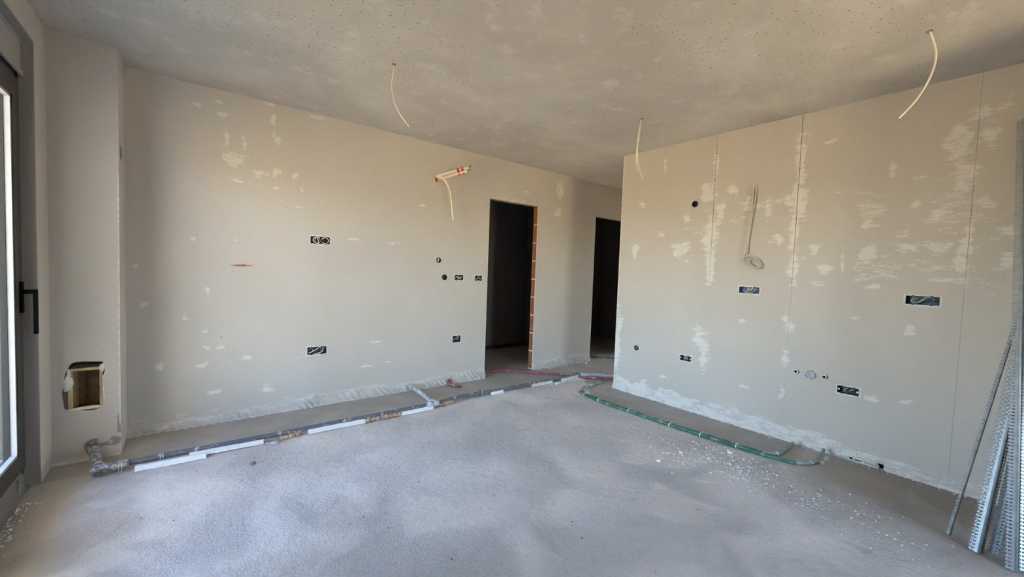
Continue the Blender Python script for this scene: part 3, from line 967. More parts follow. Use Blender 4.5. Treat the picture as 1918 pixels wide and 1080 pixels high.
# ------------------------------------------------------------------ wiring boxes
def frame_of(wall):
    """position, along, up, out-of-wall vectors"""
    if wall == 'A':
        return (lambda a, b, n=0: Vector((a, YA - n, b))), Vector((1, 0, 0)), Vector((0, 0, 1)), Vector((0, -1, 0))
    if wall == 'B':
        return (lambda a, b, n=0: Vector((XB - n, a, b))), Vector((0, -1, 0)), Vector((0, 0, 1)), Vector((-1, 0, 0))
    if wall == 'S':
        return (lambda a, b, n=0: Vector((XCO + n, a, b))), Vector((0, 1, 0)), Vector((0, 0, 1)), Vector((1, 0, 0))
    return (lambda a, b, n=0: Vector((a, 5.52 - n, b))), Vector((1, 0, 0)), Vector((0, 0, 1)), Vector((0, -1, 0))

def rect_box(wall, rc, label, mat, wires, screws=False, deep=.046):
    P, al, up, out = frame_of(wall)
    a, b, c, d = rc
    cu, cv = (a + b) / 2, (c + d) / 2
    t = thing('wiring_box', label, 'wiring box', P(cu, cv), 'wiring boxes set into the walls')
    hu, hv = (b - a) / 2, (d - c) / 2
    ctr = P(cu, cv)
    m_ = MB()
    e = .0022
    m_.obox(ctr - out * deep, al * hu, up * hv, out * .0015)
    for s in (-1, 1):
        m_.obox(ctr + al * s * (hu - e / 2) - out * deep / 2, al * e / 2, up * hv, out * (deep / 2 + .0015))
        m_.obox(ctr + up * s * (hv - e / 2) - out * deep / 2, al * hu, up * e / 2, out * (deep / 2 + .0015))
    for s in (-1, 1):                                                 # little knock-out lugs on the long sides
        for k in (-.55, .55):
            m_.obox(ctr + al * k * hu + up * s * (hv + .002) - out * .006, al * .006, up * .0025, out * .0075)
    link('box', m_, mat, t)
    for pts, rad, mt in wires:
        wb = MB()
        wb.tube([ctr + al * x * hu + up * y * hv - out * deep * (1 - z) for x, y, z in pts], rad, 6, smooth=5)
        link('wire', wb, M[mt], t, True)
    if screws:
        for s in (-1, 1):
            sc = MB()
            sc.ring(ctr + al * s * hu * .86 - out * .004, out, al, up, .001, .0065, .004, 10)
            link('screw', sc, M['styro'], t)
    return t

def round_box(wall, cc, label, mat, wires):
    P, al, up, out = frame_of(wall)
    cu, cv, rad = cc
    ctr = P(cu, cv)
    t = thing('round_wiring_box', label, 'wiring box', ctr, 'round wiring boxes set into the walls')
    m_ = MB()
    m_.ring(ctr - out * .045, out, al, up, rad - .003, rad + .0005, .047, 24)
    m_.disc(ctr - out * .044, al, up, rad, 24)
    link('box', m_, mat, t)
    for pts, rd, mt in wires:
        wb = MB()
        wb.tube([ctr + al * x * rad + up * y * rad - out * .045 * (1 - z) for x, y, z in pts], rd, 6, smooth=5)
        link('wire', wb, M[mt], t, True)
    return t

loop = lambda x0, x1, y0, y1, z, ph=0, n=10, frac=1.0: [((x0 + x1) / 2 + (x1 - x0) / 2 * math.cos(ph + 2 * math.pi * frac * i / n), (y0 + y1) / 2 + (y1 - y0) / 2 * math.sin(ph + 2 * math.pi * frac * i / n), z) for i in range(n + 1)]
rect_box('A', A_RECT[0], 'long black wiring box on far wall, tangled with looping white wires, high left', M['black_box'],
         [(loop(-.72, .1, -.85, .85, .9, .9, 10, .72), .0032, 'white_wire'), (loop(-.52, .0, -1.0, .8, .82, .4, 8, .5), .0028, 'white_wire'),
          (loop(.15, .88, -.85, .85, .92, -2.4, 10, .8), .0035, 'white_wire'), ([(-.3, .6, .7), (-.2, .1, .9), (-.15, -.9, .95)], .003, 'white_wire'),
          ([(-.05, .9, .9), (.0, .0, .9), (.02, -.7, .8)], .0025, 'dark_wire'), ([(.1, -.5, .7), (.15, .2, .8), (.5, .7, .7)], .0025, 'grey_wire')])
rect_box('A', A_RECT[1], 'long navy wiring box low on far wall with one big white wire loop', M['navy_box'],
         [([(-.85, -.6, .85), (-.4, -.1, .98), (.1, .55, .9), (.5, .9, .6)], .0038, 'white_wire'), ([(-.3, -.95, .8), (.2, -.75, .95), (.55, -.25, .98), (.68, .5, .8)], .0038, 'white_wire'),
          (loop(.45, .9, -.5, .7, .5, 0, 8, .7), .003, 'grey_wire'), ([(-.5, .3, .9), (-.42, .1, 1.0)], .004, 'white_wire'), ([(-.8, .1, .5), (-.6, .6, .6), (-.4, .8, .5)], .003, 'grey_wire')])
rect_box('A', A_RECT[2], 'small wiring box low on far wall near the brick-edged doorway', M['navy_box'],
         [([(-.8, -.4, .7), (-.1, .2, .9), (.4, -.3, .8), (.8, .5, .6)], .0035, 'grey_wire'), ([(.1, .5, .7), (.5, .6, .9), (.7, .5, .7)], .003, 'white_wire'), ([(-.5, -.8, .6), (.1, -.2, .8), (.5, .3, .8)], .003, 'dark_wire')])
rect_box('A', A_RECT[3], 'small wiring box stuffed with grey wires, middle of the switch row by doorway', M['black_box'],
         [([(-.8, -.5, .7), (-.2, .5, .9), (.3, -.4, .9), (.8, .5, .8)], .0035, 'grey_wire'), ([(-.7, .6, .7), (.0, -.2, .95), (.6, -.6, .8)], .003, 'white_wire'), ([(-.3, -.8, .8), (.4, .3, .9), (.8, -.1, .8)], .003, 'grey_wire')])
rect_box('A', A_RECT[4], 'small wiring box closest to the brick-edged doorway in the switch row', M['black_box'],
         [([(-.6, -.5, .7), (-.1, .4, .9), (.5, .3, .9), (.7, -.6, .8)], .0035, 'grey_wire'), ([(-.4, -.7, .7), (.1, .1, .9), (.4, -.5, .8)], .003, 'grey_wire')])
round_box('A', A_CIRC[0], 'round wiring box with white connector, uppermost beside the doorway switches', M['black_box'],
          [([(-.1, -.6, .6), (.0, .0, .95), (.05, .6, .8)], .008, 'white_wire'), ([(-.6, -.3, .5), (-.4, .3, .7)], .003, 'grey_wire')])
round_box('A', A_CIRC[1], 'round black wiring box at the left end of the doorway switch row', M['black_box'],
          [(loop(-.4, .4, -.4, .4, .5, 0, 8, .8), .003, 'dark_wire'), ([(-.2, -.3, .5), (.2, .2, .7)], .003, 'grey_wire')])
rect_box('B', B_RECT[0], 'blue wiring box full of grey wires under the hanging cable coil, right wall', M['blue_box'],
         [([(-.6, -.1, .8), (-.3, -.7, .9), (.3, -.55, .95), (.7, .3, .9)], .003, 'grey_wire'), ([(-.2, .8, .8), (-.1, .1, .9), (-.3, -.6, .9)], .0035, 'white_wire'), ([(.0, .8, .8), (.1, .2, .95), (-.2, -.4, .9)], .003, 'grey_wire'),
          ([(.3, .9, .8), (.3, .5, .95), (.1, -.1, .9)], .004, 'white_wire'), ([(.4, .0, .8), (.6, .5, .9), (.75, .1, .8)], .003, 'grey_wire'), ([(.5, -.9, .7), (.8, -.3, .8), (.9, .6, .6)], .003, 'dark_wire'), ([(-.5, -.5, .8), (.1, -.9, .9), (.6, -.8, .8)], .0035, 'dark_wire')])
rect_box('B', B_RECT[1], 'bright blue wiring box with yellow-green earth wires, nearest the metal beads', M['blue_box'],
         [([(-.5, .8, .6), (-.65, -.2, .8), (-.4, -.6, .9), (.0, .2, .9), (.3, .8, .7)], .003, 'gold_wire'), ([(-.3, .7, .6), (-.5, -.3, .9), (-.2, -.5, .9), (.15, .4, .9)], .003, 'gold_wire'), ([(-.4, -.9, .7), (.2, .0, .8), (.5, .3, .8), (.9, -.6, .6)], .004, 'navy' if 0 else 'dark_wire'), ([(.1, .6, .8), (.45, .7, .9), (.7, .2, .8)], .003, 'grey_wire')])
rect_box('B', B_RECT[2], 'small tilted-looking wiring box low on right wall with grey wire triangle', M['navy_box'],
         [([(-.4, -.5, .8), (-.1, .7, .9), (.4, .0, .9), (-.3, -.6, .8)], .003, 'grey_wire'), ([(-.2, -.3, .8), (.0, .3, .9), (.2, -.1, .9)], .003, 'grey_wire')], True)
rect_box('B', B_RECT[3], 'wiring box with two white screws and chipped rim, beside capped water outlets', M['navy_box'],
         [([(-.3, -.6, .7), (-.35, .2, .8), (-.1, .5, .8)], .0035, 'grey_wire'), ([(-.2, -.7, .8), (.3, .0, .9), (.6, .4, .8)], .004, 'dark_wire'), ([(-.1, -.6, .8), (.3, .2, .85), (.5, .5, .8)], .003, 'grey_wire')], True)
round_box('B', B_CIRC[0], 'round black wiring box high on right wall under the short ceiling cable', M['black_box'], [(loop(-.5, .5, -.5, .5, .5, 0, 8, .7), .003, 'dark_wire')])
round_box('B', B_CIRC[1], 'round wiring box low on right wall near its free end', M['black_box'], [(loop(-.6, .3, -.5, .5, .7, 0, 8, .7), .003, 'grey_wire'), ([(-.3, -.6, .8), (.2, .1, .95), (.5, .6, .7)], .003, 'grey_wire')])
round_box('S', (SC[0], SC[1], .048), 'round grey wiring box on the narrow side of the corner column', M['cap'], [([(-.5, -.5, .3), (.3, .3, .5), (.5, -.2, .3)], .003, 'grey_wire')])
round_box('R', (4.02, 1.257, .04), 'faint round wiring box in the dark room behind the brick-edged doorway', M['black_box'], [([(-.5, -.5, .5), (.3, .3, .7)], .003, 'grey_wire')])

# ragged plaster chip under the box beside the water outlets
cp = MB()
cp.lump((XB - .001, .748, .487), .02, .5, 2, 5, (.25, 1.6, .35))
tag(link('plaster_chip', cp, M['crumb'], None, True), 'chipped pale plaster lip under the two-screw wiring box', 'plaster chip')

# ------------------------------------------------------------------ water outlets on the right wall
P, al, up, out = frame_of('B')
for (cu, cv, rad), lab in ((FIT[0], 'left water outlet stub of the pair on the right wall'), (FIT[2], 'right water outlet stub of the pair on the right wall')):
    c = P(cu, cv)
    t = thing('water_outlet', lab, 'water outlet', c, 'water outlets on the right wall')
    m_ = MB()
    m_.ring(c - out * .04, out, al, up, .0105, .0165, .062, 18)
    m_.ring(c - out * .002, out, al, up, .0165, .0205, .010, 18)
    link('threaded_stub', m_, M['valve'], t, False)
    m_ = MB()
    m_.disc(c - out * .01, al, up, .011, 16)
    link('bore', m_, M['black'], t)
c = P(FIT[1][0], FIT[1][1])
t = thing('drain_outlet', 'round dusty grey drain cap between the two water outlets', 'drain', c)
m_ = MB()
m_.ring(c - out * .03, out, al, up, .029, .0355, .040, 28)
link('collar', m_, M['cap'], t)
m_ = MB()
m_.disc(c + out * .004, al, up, .0295, 28)
for k in range(4):
    a = k * math.pi / 4
    d_ = al * math.cos(a) + up * math.sin(a)
    m_.obox(c + out * .006, d_ * .024, d_.cross(out) * .0025, out * .003)
link('cap', m_, M['dusty_pipe'], t)

# ------------------------------------------------------------------ ceiling cables
def ceiling_cable(strands, label, rad):
    h = strands[0][0]
    t = thing('ceiling_cable', label, 'cable', h, 'cables hanging from the ceiling')
    for s in strands:
        m_ = MB()
        m_.tube(s, rad, 8, smooth=6)
        link('cable', m_, M['white_wire'], t, True)
    m_ = MB()
    n = 18
    pts = [(h[0] + (.012 + .005 * random.random()) * math.cos(2 * math.pi * k / n), h[1] + (.012 + .005 * random.random()) * math.sin(2 * math.pi * k / n), H - .0015) for k in range(n)]
    m_.add(pts + [(h[0], h[1], H - .0035)], [(k, (k + 1) % n, n) for k in range(n)])
    m_.ring((h[0], h[1], H), (0, 0, -1), (1, 0, 0), (0, 1, 0), .007, .010, .006, 14)
    link('conduit_mouth', m_, M['dark_crumb'], t)
ceiling_cable([[(1.08, 2.716, 2.70), (1.078, 2.717, 2.647), (1.071, 2.723, 2.576), (1.075, 2.72, 2.506), (1.093, 2.705, 2.429), (1.126, 2.68, 2.356), (1.167, 2.647, 2.29)]],
              'thin white cable hanging from the ceiling left of centre, bent at its tip', .0039)
ceiling_cable([[(3.082, 2.143, 2.70), (3.068, 2.155, 2.594), (3.061, 2.16, 2.502), (3.058, 2.163, 2.387), (3.061, 2.16, 2.318), (3.071, 2.152, 2.24)],
               [(3.078, 2.146, 2.66), (3.070, 2.154, 2.54), (3.064, 2.158, 2.433), (3.072, 2.152, 2.319), (3.09, 2.138, 2.241), (3.11, 2.121, 2.182)]],
              'short white ceiling cable with two strands by the right wall free end', .0044)
ceiling_cable([[(3.096, .387, 2.70), (3.117, .371, 2.645), (3.129, .361, 2.593), (3.129, .361, 2.534), (3.117, .371, 2.472), (3.092, .39, 2.401), (3.057, .419, 2.326), (2.997, .466, 2.238)]],
              'long white ceiling cable curving like a hook at the upper right', .0051)

# ------------------------------------------------------------------ pipes sticking out of the far wall
t = thing('pipe_bundle', 'two cream insulated pipes poking from far wall, tied with red tape', 'pipe', (2.138, YA, 2.335))
b0, b1 = Vector((2.128, YA + .02, 2.335)), Vector((2.425, 3.887, 2.440))
for k, dz in enumerate((.019, -.019)):
    m_ = MB()
    m_.tube([b0 + Vector((0, 0, dz * .5)), b0.lerp(b1, .25) + Vector((0, -.006, dz - .008)), b0.lerp(b1, .6) + Vector((0, 0, dz)), b1 + Vector((-.012 * k, 0, dz))], .0165, 12, smooth=5, wob=.03)
    link('insulated_pipe', m_, M['cream'], t, True)
    m_ = MB()
    e = b1 + Vector((-.012 * k, 0, dz))
    m_.tube([e, e + Vector((.012, -.008, .012)), e + Vector((.020, -.012, .028))], .004, 6)
    link('pipe_end', m_, M['dark_wire'], t, True)
for s in (.70, .82):
    m_ = MB()
    c = b0.lerp(b1, s)
    d_ = (b1 - b0).normalized()
    n1 = Vector((0, 0, 1)) - d_ * d_.z
    n1.normalize()
    n2 = d_.cross(n1)
    prof = []
    for k in range(20):
        a = 2 * math.pi * k / 20
        prof.append(n1 * (.0385 * math.cos(a)) + n2 * (.0195 * math.sin(a)))
    m_.add([c + d_ * -.014 + q_ for q_ in prof] + [c + d_ * .014 + q_ for q_ in prof], [(k, (k + 1) % 20, 20 + (k + 1) % 20, 20 + k) for k in range(20)])
    link('tape', m_, M['tape'], t, True)
m_ = MB()
m_.lump((2.133, YA - .008, 2.308), .017, .25, 2, 3, (.9, .6, 1.5))
link('end_plug', m_, M['tape'], t, True)
t = thing('wall_cable', 'cream cable drooping down the far wall below the red-taped pipes', 'cable', (2.138, YA, 2.335))
m_ = MB()
m_.tube([(2.135, YA + .01, 2.342), (2.15, YA - .06, 2.335), (2.19, YA - .11, 2.285), (2.232, YA - .13, 2.19), (2.258, YA - .135, 2.05), (2.275, YA - .13, 1.94), (2.290, YA - .125, 1.873)], .0085, 8, smooth=6)
link('cable', m_, M['cream'], t, True)
m_ = MB()
m_.tube([(2.14, YA + .01, 2.340), (2.17, YA - .05, 2.325), (2.215, YA - .09, 2.26), (2.262, YA - .10, 2.15), (2.290, YA - .105, 2.0), (2.305, YA - .10, 1.88)], .0045, 6, smooth=6)
link('cable', m_, M['cream'], t, True)

# cable coil hanging on the right wall
t = thing('cable_coil', 'pale plaster-dusted cable loop hanging on the right wall, coiled at its end', 'cable', (XB, 1.515, 2.17))
for pts in ([(1.515, 2.170, .0), (1.528, 2.125, .015), (1.536, 1.93, .022), (1.548, 1.74, .022), (1.565, 1.60, .022), (1.580, 1.50, .028)],
            [(1.515, 2.170, .0), (1.508, 2.10, .014), (1.516, 1.98, .02), (1.530, 1.86, .02), (1.545, 1.70, .02), (1.550, 1.56, .02)]):
    m_ = MB()
    m_.tube([(XB - n_, a, b) for a, b, n_ in pts], .0058, 8, smooth=6)
    link('cable', m_, M['coil'], t, True)
for k in range(3):
    m_ = MB()
    pts = []
    for i in range(15):
        a = 2 * math.pi * i / 14 + k * .5
        pts.append((XB - .022 - .010 * k, 1.500 - .010 * k + (.076 - .012 * k) * math.cos(a), 1.490 - .006 * k + (.050 - .010 * k) * math.sin(a) - .32 * (.076 * -math.cos(a)) ))
    m_.tube(pts, .0048, 8, smooth=4)
    link('coil_turn', m_, M['coil'], t, True)

# ------------------------------------------------------------------ drain pipe along the far wall
PZ = .046
t = thing('drain_pipe', 'grey drain pipe run along far wall, raised on straps and white strips', 'pipe', (-.43, 3.43, 0))
run = [(-.36, 3.436), (-.277, 3.440), (-.033, 3.442), (.24, 3.436), (.615, 3.430), (.917, 3.434), (1.281, 3.424), (1.70, 3.424), (1.79, 3.424)]
m_ = MB()
m_.tube([(x, y, PZ) for x, y in run], .0178, 12, smooth=4)
link('pipe', m_, M['grey_pipe'], t, True)
m_ = MB()
m_.tube([(1.86, 3.436, PZ), (2.155, 3.492, PZ - .006), (2.285, 3.500, PZ - .008), (2.606, 3.482, PZ - .01), (2.955, 3.487, PZ - .012), (3.188, 3.482, PZ - .012), (3.516, 3.478, PZ - .012), (3.900, 3.505, PZ - .008)], .0172, 12, smooth=4)
link('pipe', m_, M['grey_pipe'], t, True)
m_ = MB()
m_.tube([(-.30, 3.438, PZ), (-.375, 3.430, PZ), (-.42, 3.436, PZ + .002), (-.438, 3.475, PZ + .008), (-.458, 3.56, PZ + .014), (-.470, 3.62, PZ + .018)], .0265, 14, smooth=5, wob=.10)
m_.tube([(-.43, 3.450, PZ), (-.44, 3.405, PZ - .004)], .030, 14, wob=.08)
link('elbow', m_, M['dirty_pipe'], t, True)
m_ = MB()
m_.tube([(-.462, 3.585, PZ + .014), (-.485, 3.68, PZ + .030), (-.505, 3.775, PZ + .045)], .0255, 14, smooth=4, wob=.08)
m_.tube([(-.488, 3.70, PZ + .034), (-.493, 3.72, PZ + .037)], .033, 14)
m_.tube([(-.502, 3.755, PZ + .045), (-.508, 3.79, PZ + .047)], .037, 14, wob=.1)
m_.tube([(-.490, 3.738, PZ + .065), (-.490, 3.738, PZ + .088)], [.015, .015], 10)
link('riser', m_, M['dirty_pipe'], t, True)
m_ = MB()
m_.tube([(1.755, 3.424, PZ), (1.82, 3.428, PZ)], .027, 14)
m_.tube([(1.82, 3.428, PZ), (1.872, 3.438, PZ)], .030, 14, wob=.06)
m_.tube([(1.838, 3.43, PZ), (1.842, 3.50, PZ + .004)], .0275, 14)
link('tee', m_, M['dusty_pipe'], t, True)
m_ = MB()
m_.tube([(1.842, 3.49, PZ), (1.86, 3.72, PZ + .002), (1.872, 3.95, PZ + .006), (1.868, 4.02, PZ + .010)], .021, 12, smooth=3, wob=.08)
m_.tube([(1.869, 3.975, PZ + .006), (1.867, 4.045, PZ + .012)], .025, 12, wob=.1)
link('branch', m_, M['dirty_branch'], t, True)
for i, (x, y) in enumerate(((-.335, 3.436), (-.140, 3.441), (.534, 3.431), (1.318, 3.424), (2.418, 3.494))):
    m_ = MB()
    R0, wd = (.0305 if i == 0 else .0225), .009
    prof = []
    for k in range(13):
        a = -math.pi / 2 + math.pi * k / 12
        prof.append((y - R0 * math.cos(a) if k else y - R0, PZ + R0 * math.sin(a)))
    prof = [(y - R0 - .020, .003), (y - R0 - .002, .004), (y - R0, PZ)] + [(y - R0 * math.cos(math.pi * k / 12), PZ + R0 * math.sin(math.pi * k / 12)) for k in range(13)] + [(y + R0, PZ), (y + R0, .004), (y + R0 + .02, .003)]
    # perforated: two rails joined by rungs
    for s in (-1, 1):
        for (a0, z0), (a1, z1) in zip(prof[:-1], prof[1:]):
            m_.quad((x + s * wd, a0, z0), (x + s * wd * .45, a0, z0), (x + s * wd * .45, a1, z1), (x + s * wd, a1, z1))
    for (a0, z0), (a1, z1) in zip(prof[:-1:2], prof[1::2]):
        m_.quad((x - wd * .45, a0, z0), (x + wd * .45, a0, z0), (x + wd * .45, a1, z1), (x - wd * .45, a1, z1))
    link('strap', m_, M['strap'], t)

# white-coated pipe and red conduit to the corridor
t = thing('coated_pipe', 'plaster-coated pale blue pipe running from drain pipe into the corridor', 'pipe', (3.92, 3.50, 0))
m_ = MB()
m_.tube([(3.90, 3.507, .036), (3.99, 3.43, .034), (4.132, 3.345, .032), (4.29, 3.19, .030), (4.50, 2.99, .030)], .019, 12, smooth=4, wob=.12)
link('pipe', m_, M['dusty_pipe'], t, True)
m_ = MB()
m_.tube([(3.885, 3.502, .037), (3.935, 3.48, .036)], .0255, 12)
link('collar', m_, M['grey_pipe'], t, True)
t = thing('red_conduit', 'long red conduit from the brick-edged doorway across to the corridor', 'conduit', (3.4, 3.9, 0))
m_ = MB()
m_.tube([(2.55, 4.62, .014), (2.80, 4.36, .014), (2.98, 4.235, .014), (3.10, 4.245, .014), (3.225, 4.205, .015), (3.36, 4.12, .015), (3.53, 3.925, .015), (3.70, 3.74, .016), (3.815, 3.62, .015), (3.88, 3.46, .014), (4.07, 3.29, .014), (4.20, 3.15, .014), (4.40, 2.99, .014)], .0135, 10, smooth=5, wob=.05)
link('conduit', m_, M['red'], t, True)
t = thing('red_conduit', 'thin second red conduit lying close beside the long one', 'conduit', (3.5, 3.9, 0))
m_ = MB()
m_.tube([(3.12, 4.275, .010), (3.26, 4.225, .010), (3.40, 4.13, .010), (3.58, 3.93, .010), (3.76, 3.735, .010), (3.90, 3.575, .010)], .009, 10, smooth=5, wob=.05)
link('conduit', m_, M['red'], t, True)
for k, lab in ((0, 'red conduit stub curling out of far wall base, the longer one'), (1, 'red conduit stub curling out of far wall base, the shorter one')):
    m_ = MB()
    d = .030 * k
    m_.tube([(2.345 + d, 4.095, .055), (2.338 + d, 4.06, .050), (2.318 + d, 4.0, .028), (2.34 + d * .7, 3.93, .015), (2.395 - .015 * k, 3.872 + .012 * k, .015)], .0125, 10, smooth=5, wob=.06)
    t = thing('red_stub', lab, 'conduit', (2.34, 4.05, 0), 'red stubs at the far wall')
    link('conduit', m_, M['red'], t, True)
    m_ = MB()
    m_.tube([(2.392 - .015 * k, 3.875 + .012 * k, .015), (2.399 - .015 * k, 3.868 + .012 * k, .015)], .009, 8)
    link('end', m_, M['black'], t, True)

# dark pipes in the rooms beyond
m_ = MB()
m_.tube([(2.6, 5.44, .05), (3.8, 5.44, .05), (4.68, 5.46, .055)], .026, 10, smooth=3)
t = thing('dark_pipe', 'dark blue pipe on the floor of the room behind the brick-edged doorway', 'pipe', (3.8, 5.44, 0))
link('pipe', m_, simple('dark_blue_pipe', (.02, .02, .06), .5), t, True)
m_ = MB()
m_.tube([(4.85, 4.30, .013), (5.03, 4.235, .013), (5.13, 4.10, .013), (5.24, 3.96, .013), (5.45, 3.80, .013)], .013, 8, smooth=4)
t = thing('green_hose', 'dark green hose crossing the floor of the second doorway', 'hose', (5.1, 4.1, 0))
link('hose', m_, M['green'], t, True)

# ------------------------------------------------------------------ green hoses with white ties
HZ = .014
inner = [(3.96, 3.115, .013), (3.86, 3.135, HZ), (3.72, 3.10, HZ), (3.585, 3.055, HZ), (3.475, 2.99, HZ), (3.42, 2.90, HZ), (3.395, 2.70, HZ), (3.385, 2.32, HZ), (3.395, 1.89, HZ), (3.415, 1.62, HZ), (3.435, 1.34, HZ), (3.455, 1.17, HZ), (3.52, 1.095, HZ), (3.66, 1.085, HZ), (3.79, 1.085, HZ + .006), (3.84, 1.085, HZ + .012)]
outer = [(3.95, 3.165, .013), (3.85, 3.175, HZ), (3.70, 3.135, HZ), (3.55, 3.09, HZ), (3.435, 3.02, HZ), (3.378, 2.91, HZ), (3.355, 2.70, HZ), (3.345, 2.32, HZ), (3.358, 1.89, HZ), (3.378, 1.62, HZ), (3.398, 1.34, HZ), (3.425, 1.10, HZ), (3.47, .955, HZ), (3.565, .888, HZ), (3.70, .872, HZ + .004), (3.80, .880, HZ + .016), (3.85, .885, HZ + .03)]
for i in range(2, 11):
    pa, pb = Vector(inner[i]), Vector(outer[i])
    d_ = (pa - pb).normalized()
    outer[i] = tuple(pb + d_ * .006)
    inner[i] = tuple(pb + d_ * .0325)
GREEN = {}
for key, path, lab in (('in', inner, 'inner green hose looping along the right wall, shorter end'), ('out', outer, 'outer green hose looping along the right wall, longer end')):
    t = thing('green_hose', lab, 'hose', (3.4, 2.0, 0), 'twin green hoses')
    a, b = (11, 13) if key == 'in' else (12, 14)
    m_ = MB()
    m_.tube(path[4:a + 1], .0128, 12, smooth=6, wob=.03)
    link('hose', m_, M['green'], t, True)
    m_ = MB()
    m_.tube(path[:5], .0131, 12, smooth=6, wob=.03)
    link('dusty_end', m_, M['green_dusty'], t, True)
    m_ = MB()
    m_.tube(path[a:], .0131, 12, smooth=6, wob=.03)
    link('dusty_end', m_, M['green_dusty'], t, True)
    GREEN[key] = t
def tie(i, both=True):
    pa, pb = Vector(inner[i]), Vector(outer[i])
    pts = []
    ax = (pb - pa)
    ax.z = 0
    ax.normalize()
    if both:
        c0, c1 = pa, pb
    else:
        c0 = c1 = pb
    for k in range(9):
        a = math.pi * k / 8
        p_ = (c0 if k < 4 else c1) if k != 4 else (c0 + c1) / 2
        pts.append(p_ - ax * .0145 * math.cos(a) + Vector((0, 0, .0145 * math.sin(a))))
    pts = [pts[0] - Vector((0, 0, .012))] + pts + [pts[-1] - Vector((0, 0, .012))]
    m_ = MB()
    m_.tube(pts, .0036, 6)
    link('tie', m_, M['styro'], GREEN['out'], True)
for i in (2, 5, 6, 7, 8, 9, 10):
    tie(i)
m_ = MB()
for path, tp in ((inner, 12), (outer, 13)):
    p_ = Vector(path[tp])
    d_ = (Vector(path[tp + 1]) - Vector(path[tp - 1])).normalized()
    n1 = Vector((0, 0, 1))
    n2 = d_.cross(n1)
    mm = MB()
    mm.tube([p_ + (n1 * math.sin(a) + n2 * math.cos(a)) * .0140 for a in [math.pi * k / 8 for k in range(9)]], .0038, 6)
    link('tie', mm, M['styro'], GREEN['in' if path is inner else 'out'], True)

# ------------------------------------------------------------------ white strips and orange foam under the drain pipe
def strip(p0, p1, z0, z1, hgt, lab, mat='styro', core=True, thick=.022, tilt=.25):
    a, b = Vector((*p0, 0)), Vector((*p1, 0))
    d_ = (b - a)
    L = d_.length
    d_.normalize()
    n_ = Vector((-d_.y, d_.x, 0))                          # towards the far wall
    upv = (Vector((0, 0, 1)) + n_ * tilt).normalized()
    m_ = MB()
    k = 14
    rows = []
    for i in range(k + 1):
        s = i / k
        base = a.lerp(b, s) + Vector((0, 0, z0 + (z1 - z0) * s))
        j = lambda q_: .0035 * mnoise.noise(Vector((s * 9 * L * 4, q_ * 5.1, L)))
        lo, hi = base + upv * j(1), base + upv * (hgt + j(2))
        rows.append([lo, hi, hi + n_ * thick, lo + n_ * thick])
    for i in range(k):
        for q_ in range(4):
            m_.quad(rows[i][q_], rows[i + 1][q_], rows[i + 1][(q_ + 1) % 4], rows[i][(q_ + 1) % 4])
    m_.quad(*rows[0][::-1])
    m_.quad(*rows[-1])
    c0 = (a + b) / 2
    t = thing('white_strip', lab, 'strip', (c0.x, c0.y, 0), 'white strips under the drain pipe')
    link('strip', m_, M[mat], t)
    if core:
        m_ = MB()
        c = c0 + Vector((0, 0, (z0 + z1) / 2)) + n_ * (thick + .005) + upv * (hgt / 2 + .006)
        m_.obox(c, d_ * (L / 2 - .008), n_ * .0045, upv * (hgt / 2 + .006))
        link('backing', m_, M['chip'], t)
strip((-.268, 3.378), (.089, 3.360), .003, .003, .030, 'leftmost loose white strip lying in front of the drain pipe', core=False, tilt=.5)
strip((.000, 3.408), (.428, 3.398), .010, .006, .030, 'white strip with brown core behind the leftmost one, under drain pipe')
strip((.731, 3.404), (1.170, 3.398), .006, .006, .034, 'longest bright white strip mid-way along the drain pipe')
strip((1.496, 3.392), (1.812, 3.398), .005, .005, .032, 'white strip just left of the drain pipe tee')
strip((2.534, 3.455), (2.690, 3.458), .004, .004, .030, 'short white strip just right of the drain pipe tee', core=False)
strip((3.11, 3.448), (3.43, 3.450), .004, .004, .030, 'dusty off-white strip under yellow foam near the corridor', 'styro_dirty', core=False)
strip((3.578, 3.430), (3.900, 3.448), .004, .004, .032, 'off-white strip at the corridor end of the drain pipe', 'styro_dirty', core=False)
def foam(x0, x1, y, n, lab, mat='foam', size=.022):
    t = thing('foam_lump', lab, 'foam', ((x0 + x1) / 2, y, 0), 'foam under the drain pipe')
    m_ = MB()
    for i in range(n):
        x = x0 + (x1 - x0) * (i + .5) / n
        m_.lump((x, y + .006 * random.random(), .017 + .004 * random.random()), size, .7, 3, i * 1.7 + x, ((x1 - x0) / n / size * .62, .85, .95))
    link('foam', m_, M[mat], t, True)
foam(.55, .68, 3.420, 3, 'orange foam lump left of the longest white strip', size=.019)
foam(1.178, 1.30, 3.412, 3, 'orange foam lump touching the longest white strip right end')
foam(1.335, 1.50, 3.408, 4, 'row of orange foam blobs between a strap and a white strip')
foam(1.885, 2.05, 3.448, 4, 'crumbling orange foam just right of the drain pipe tee', size=.02)
foam(3.12, 3.44, 3.476, 6, 'yellow foam bead between drain pipe and dusty strip', 'foam_y', .02)
# grey mortar dabs that hold the straps
for k, (x, y, s) in enumerate(((.50, 3.385, .022), (2.40, 3.432, .025), (3.48, 3.432, .028), (2.85, 3.44, .018), (.455, 3.395, .014))):
    m_ = MB()
    m_.lump((x, y, .004), s, .7, 2, k, (1.6, 1, .5))
    tag(link('mortar_dab', m_, M['dusty_pipe'], None, True), ('grey mortar dab at the strap right of the brown-cored strip', 'pale mortar dab at the strap right of the drain tee', 'whitish mortar dab between the two off-white strips', 'small mortar dab near the short white strip', 'tiny mortar dab at the brown-cored strip end')[k], 'mortar', 'mortar dabs by the drain pipe')

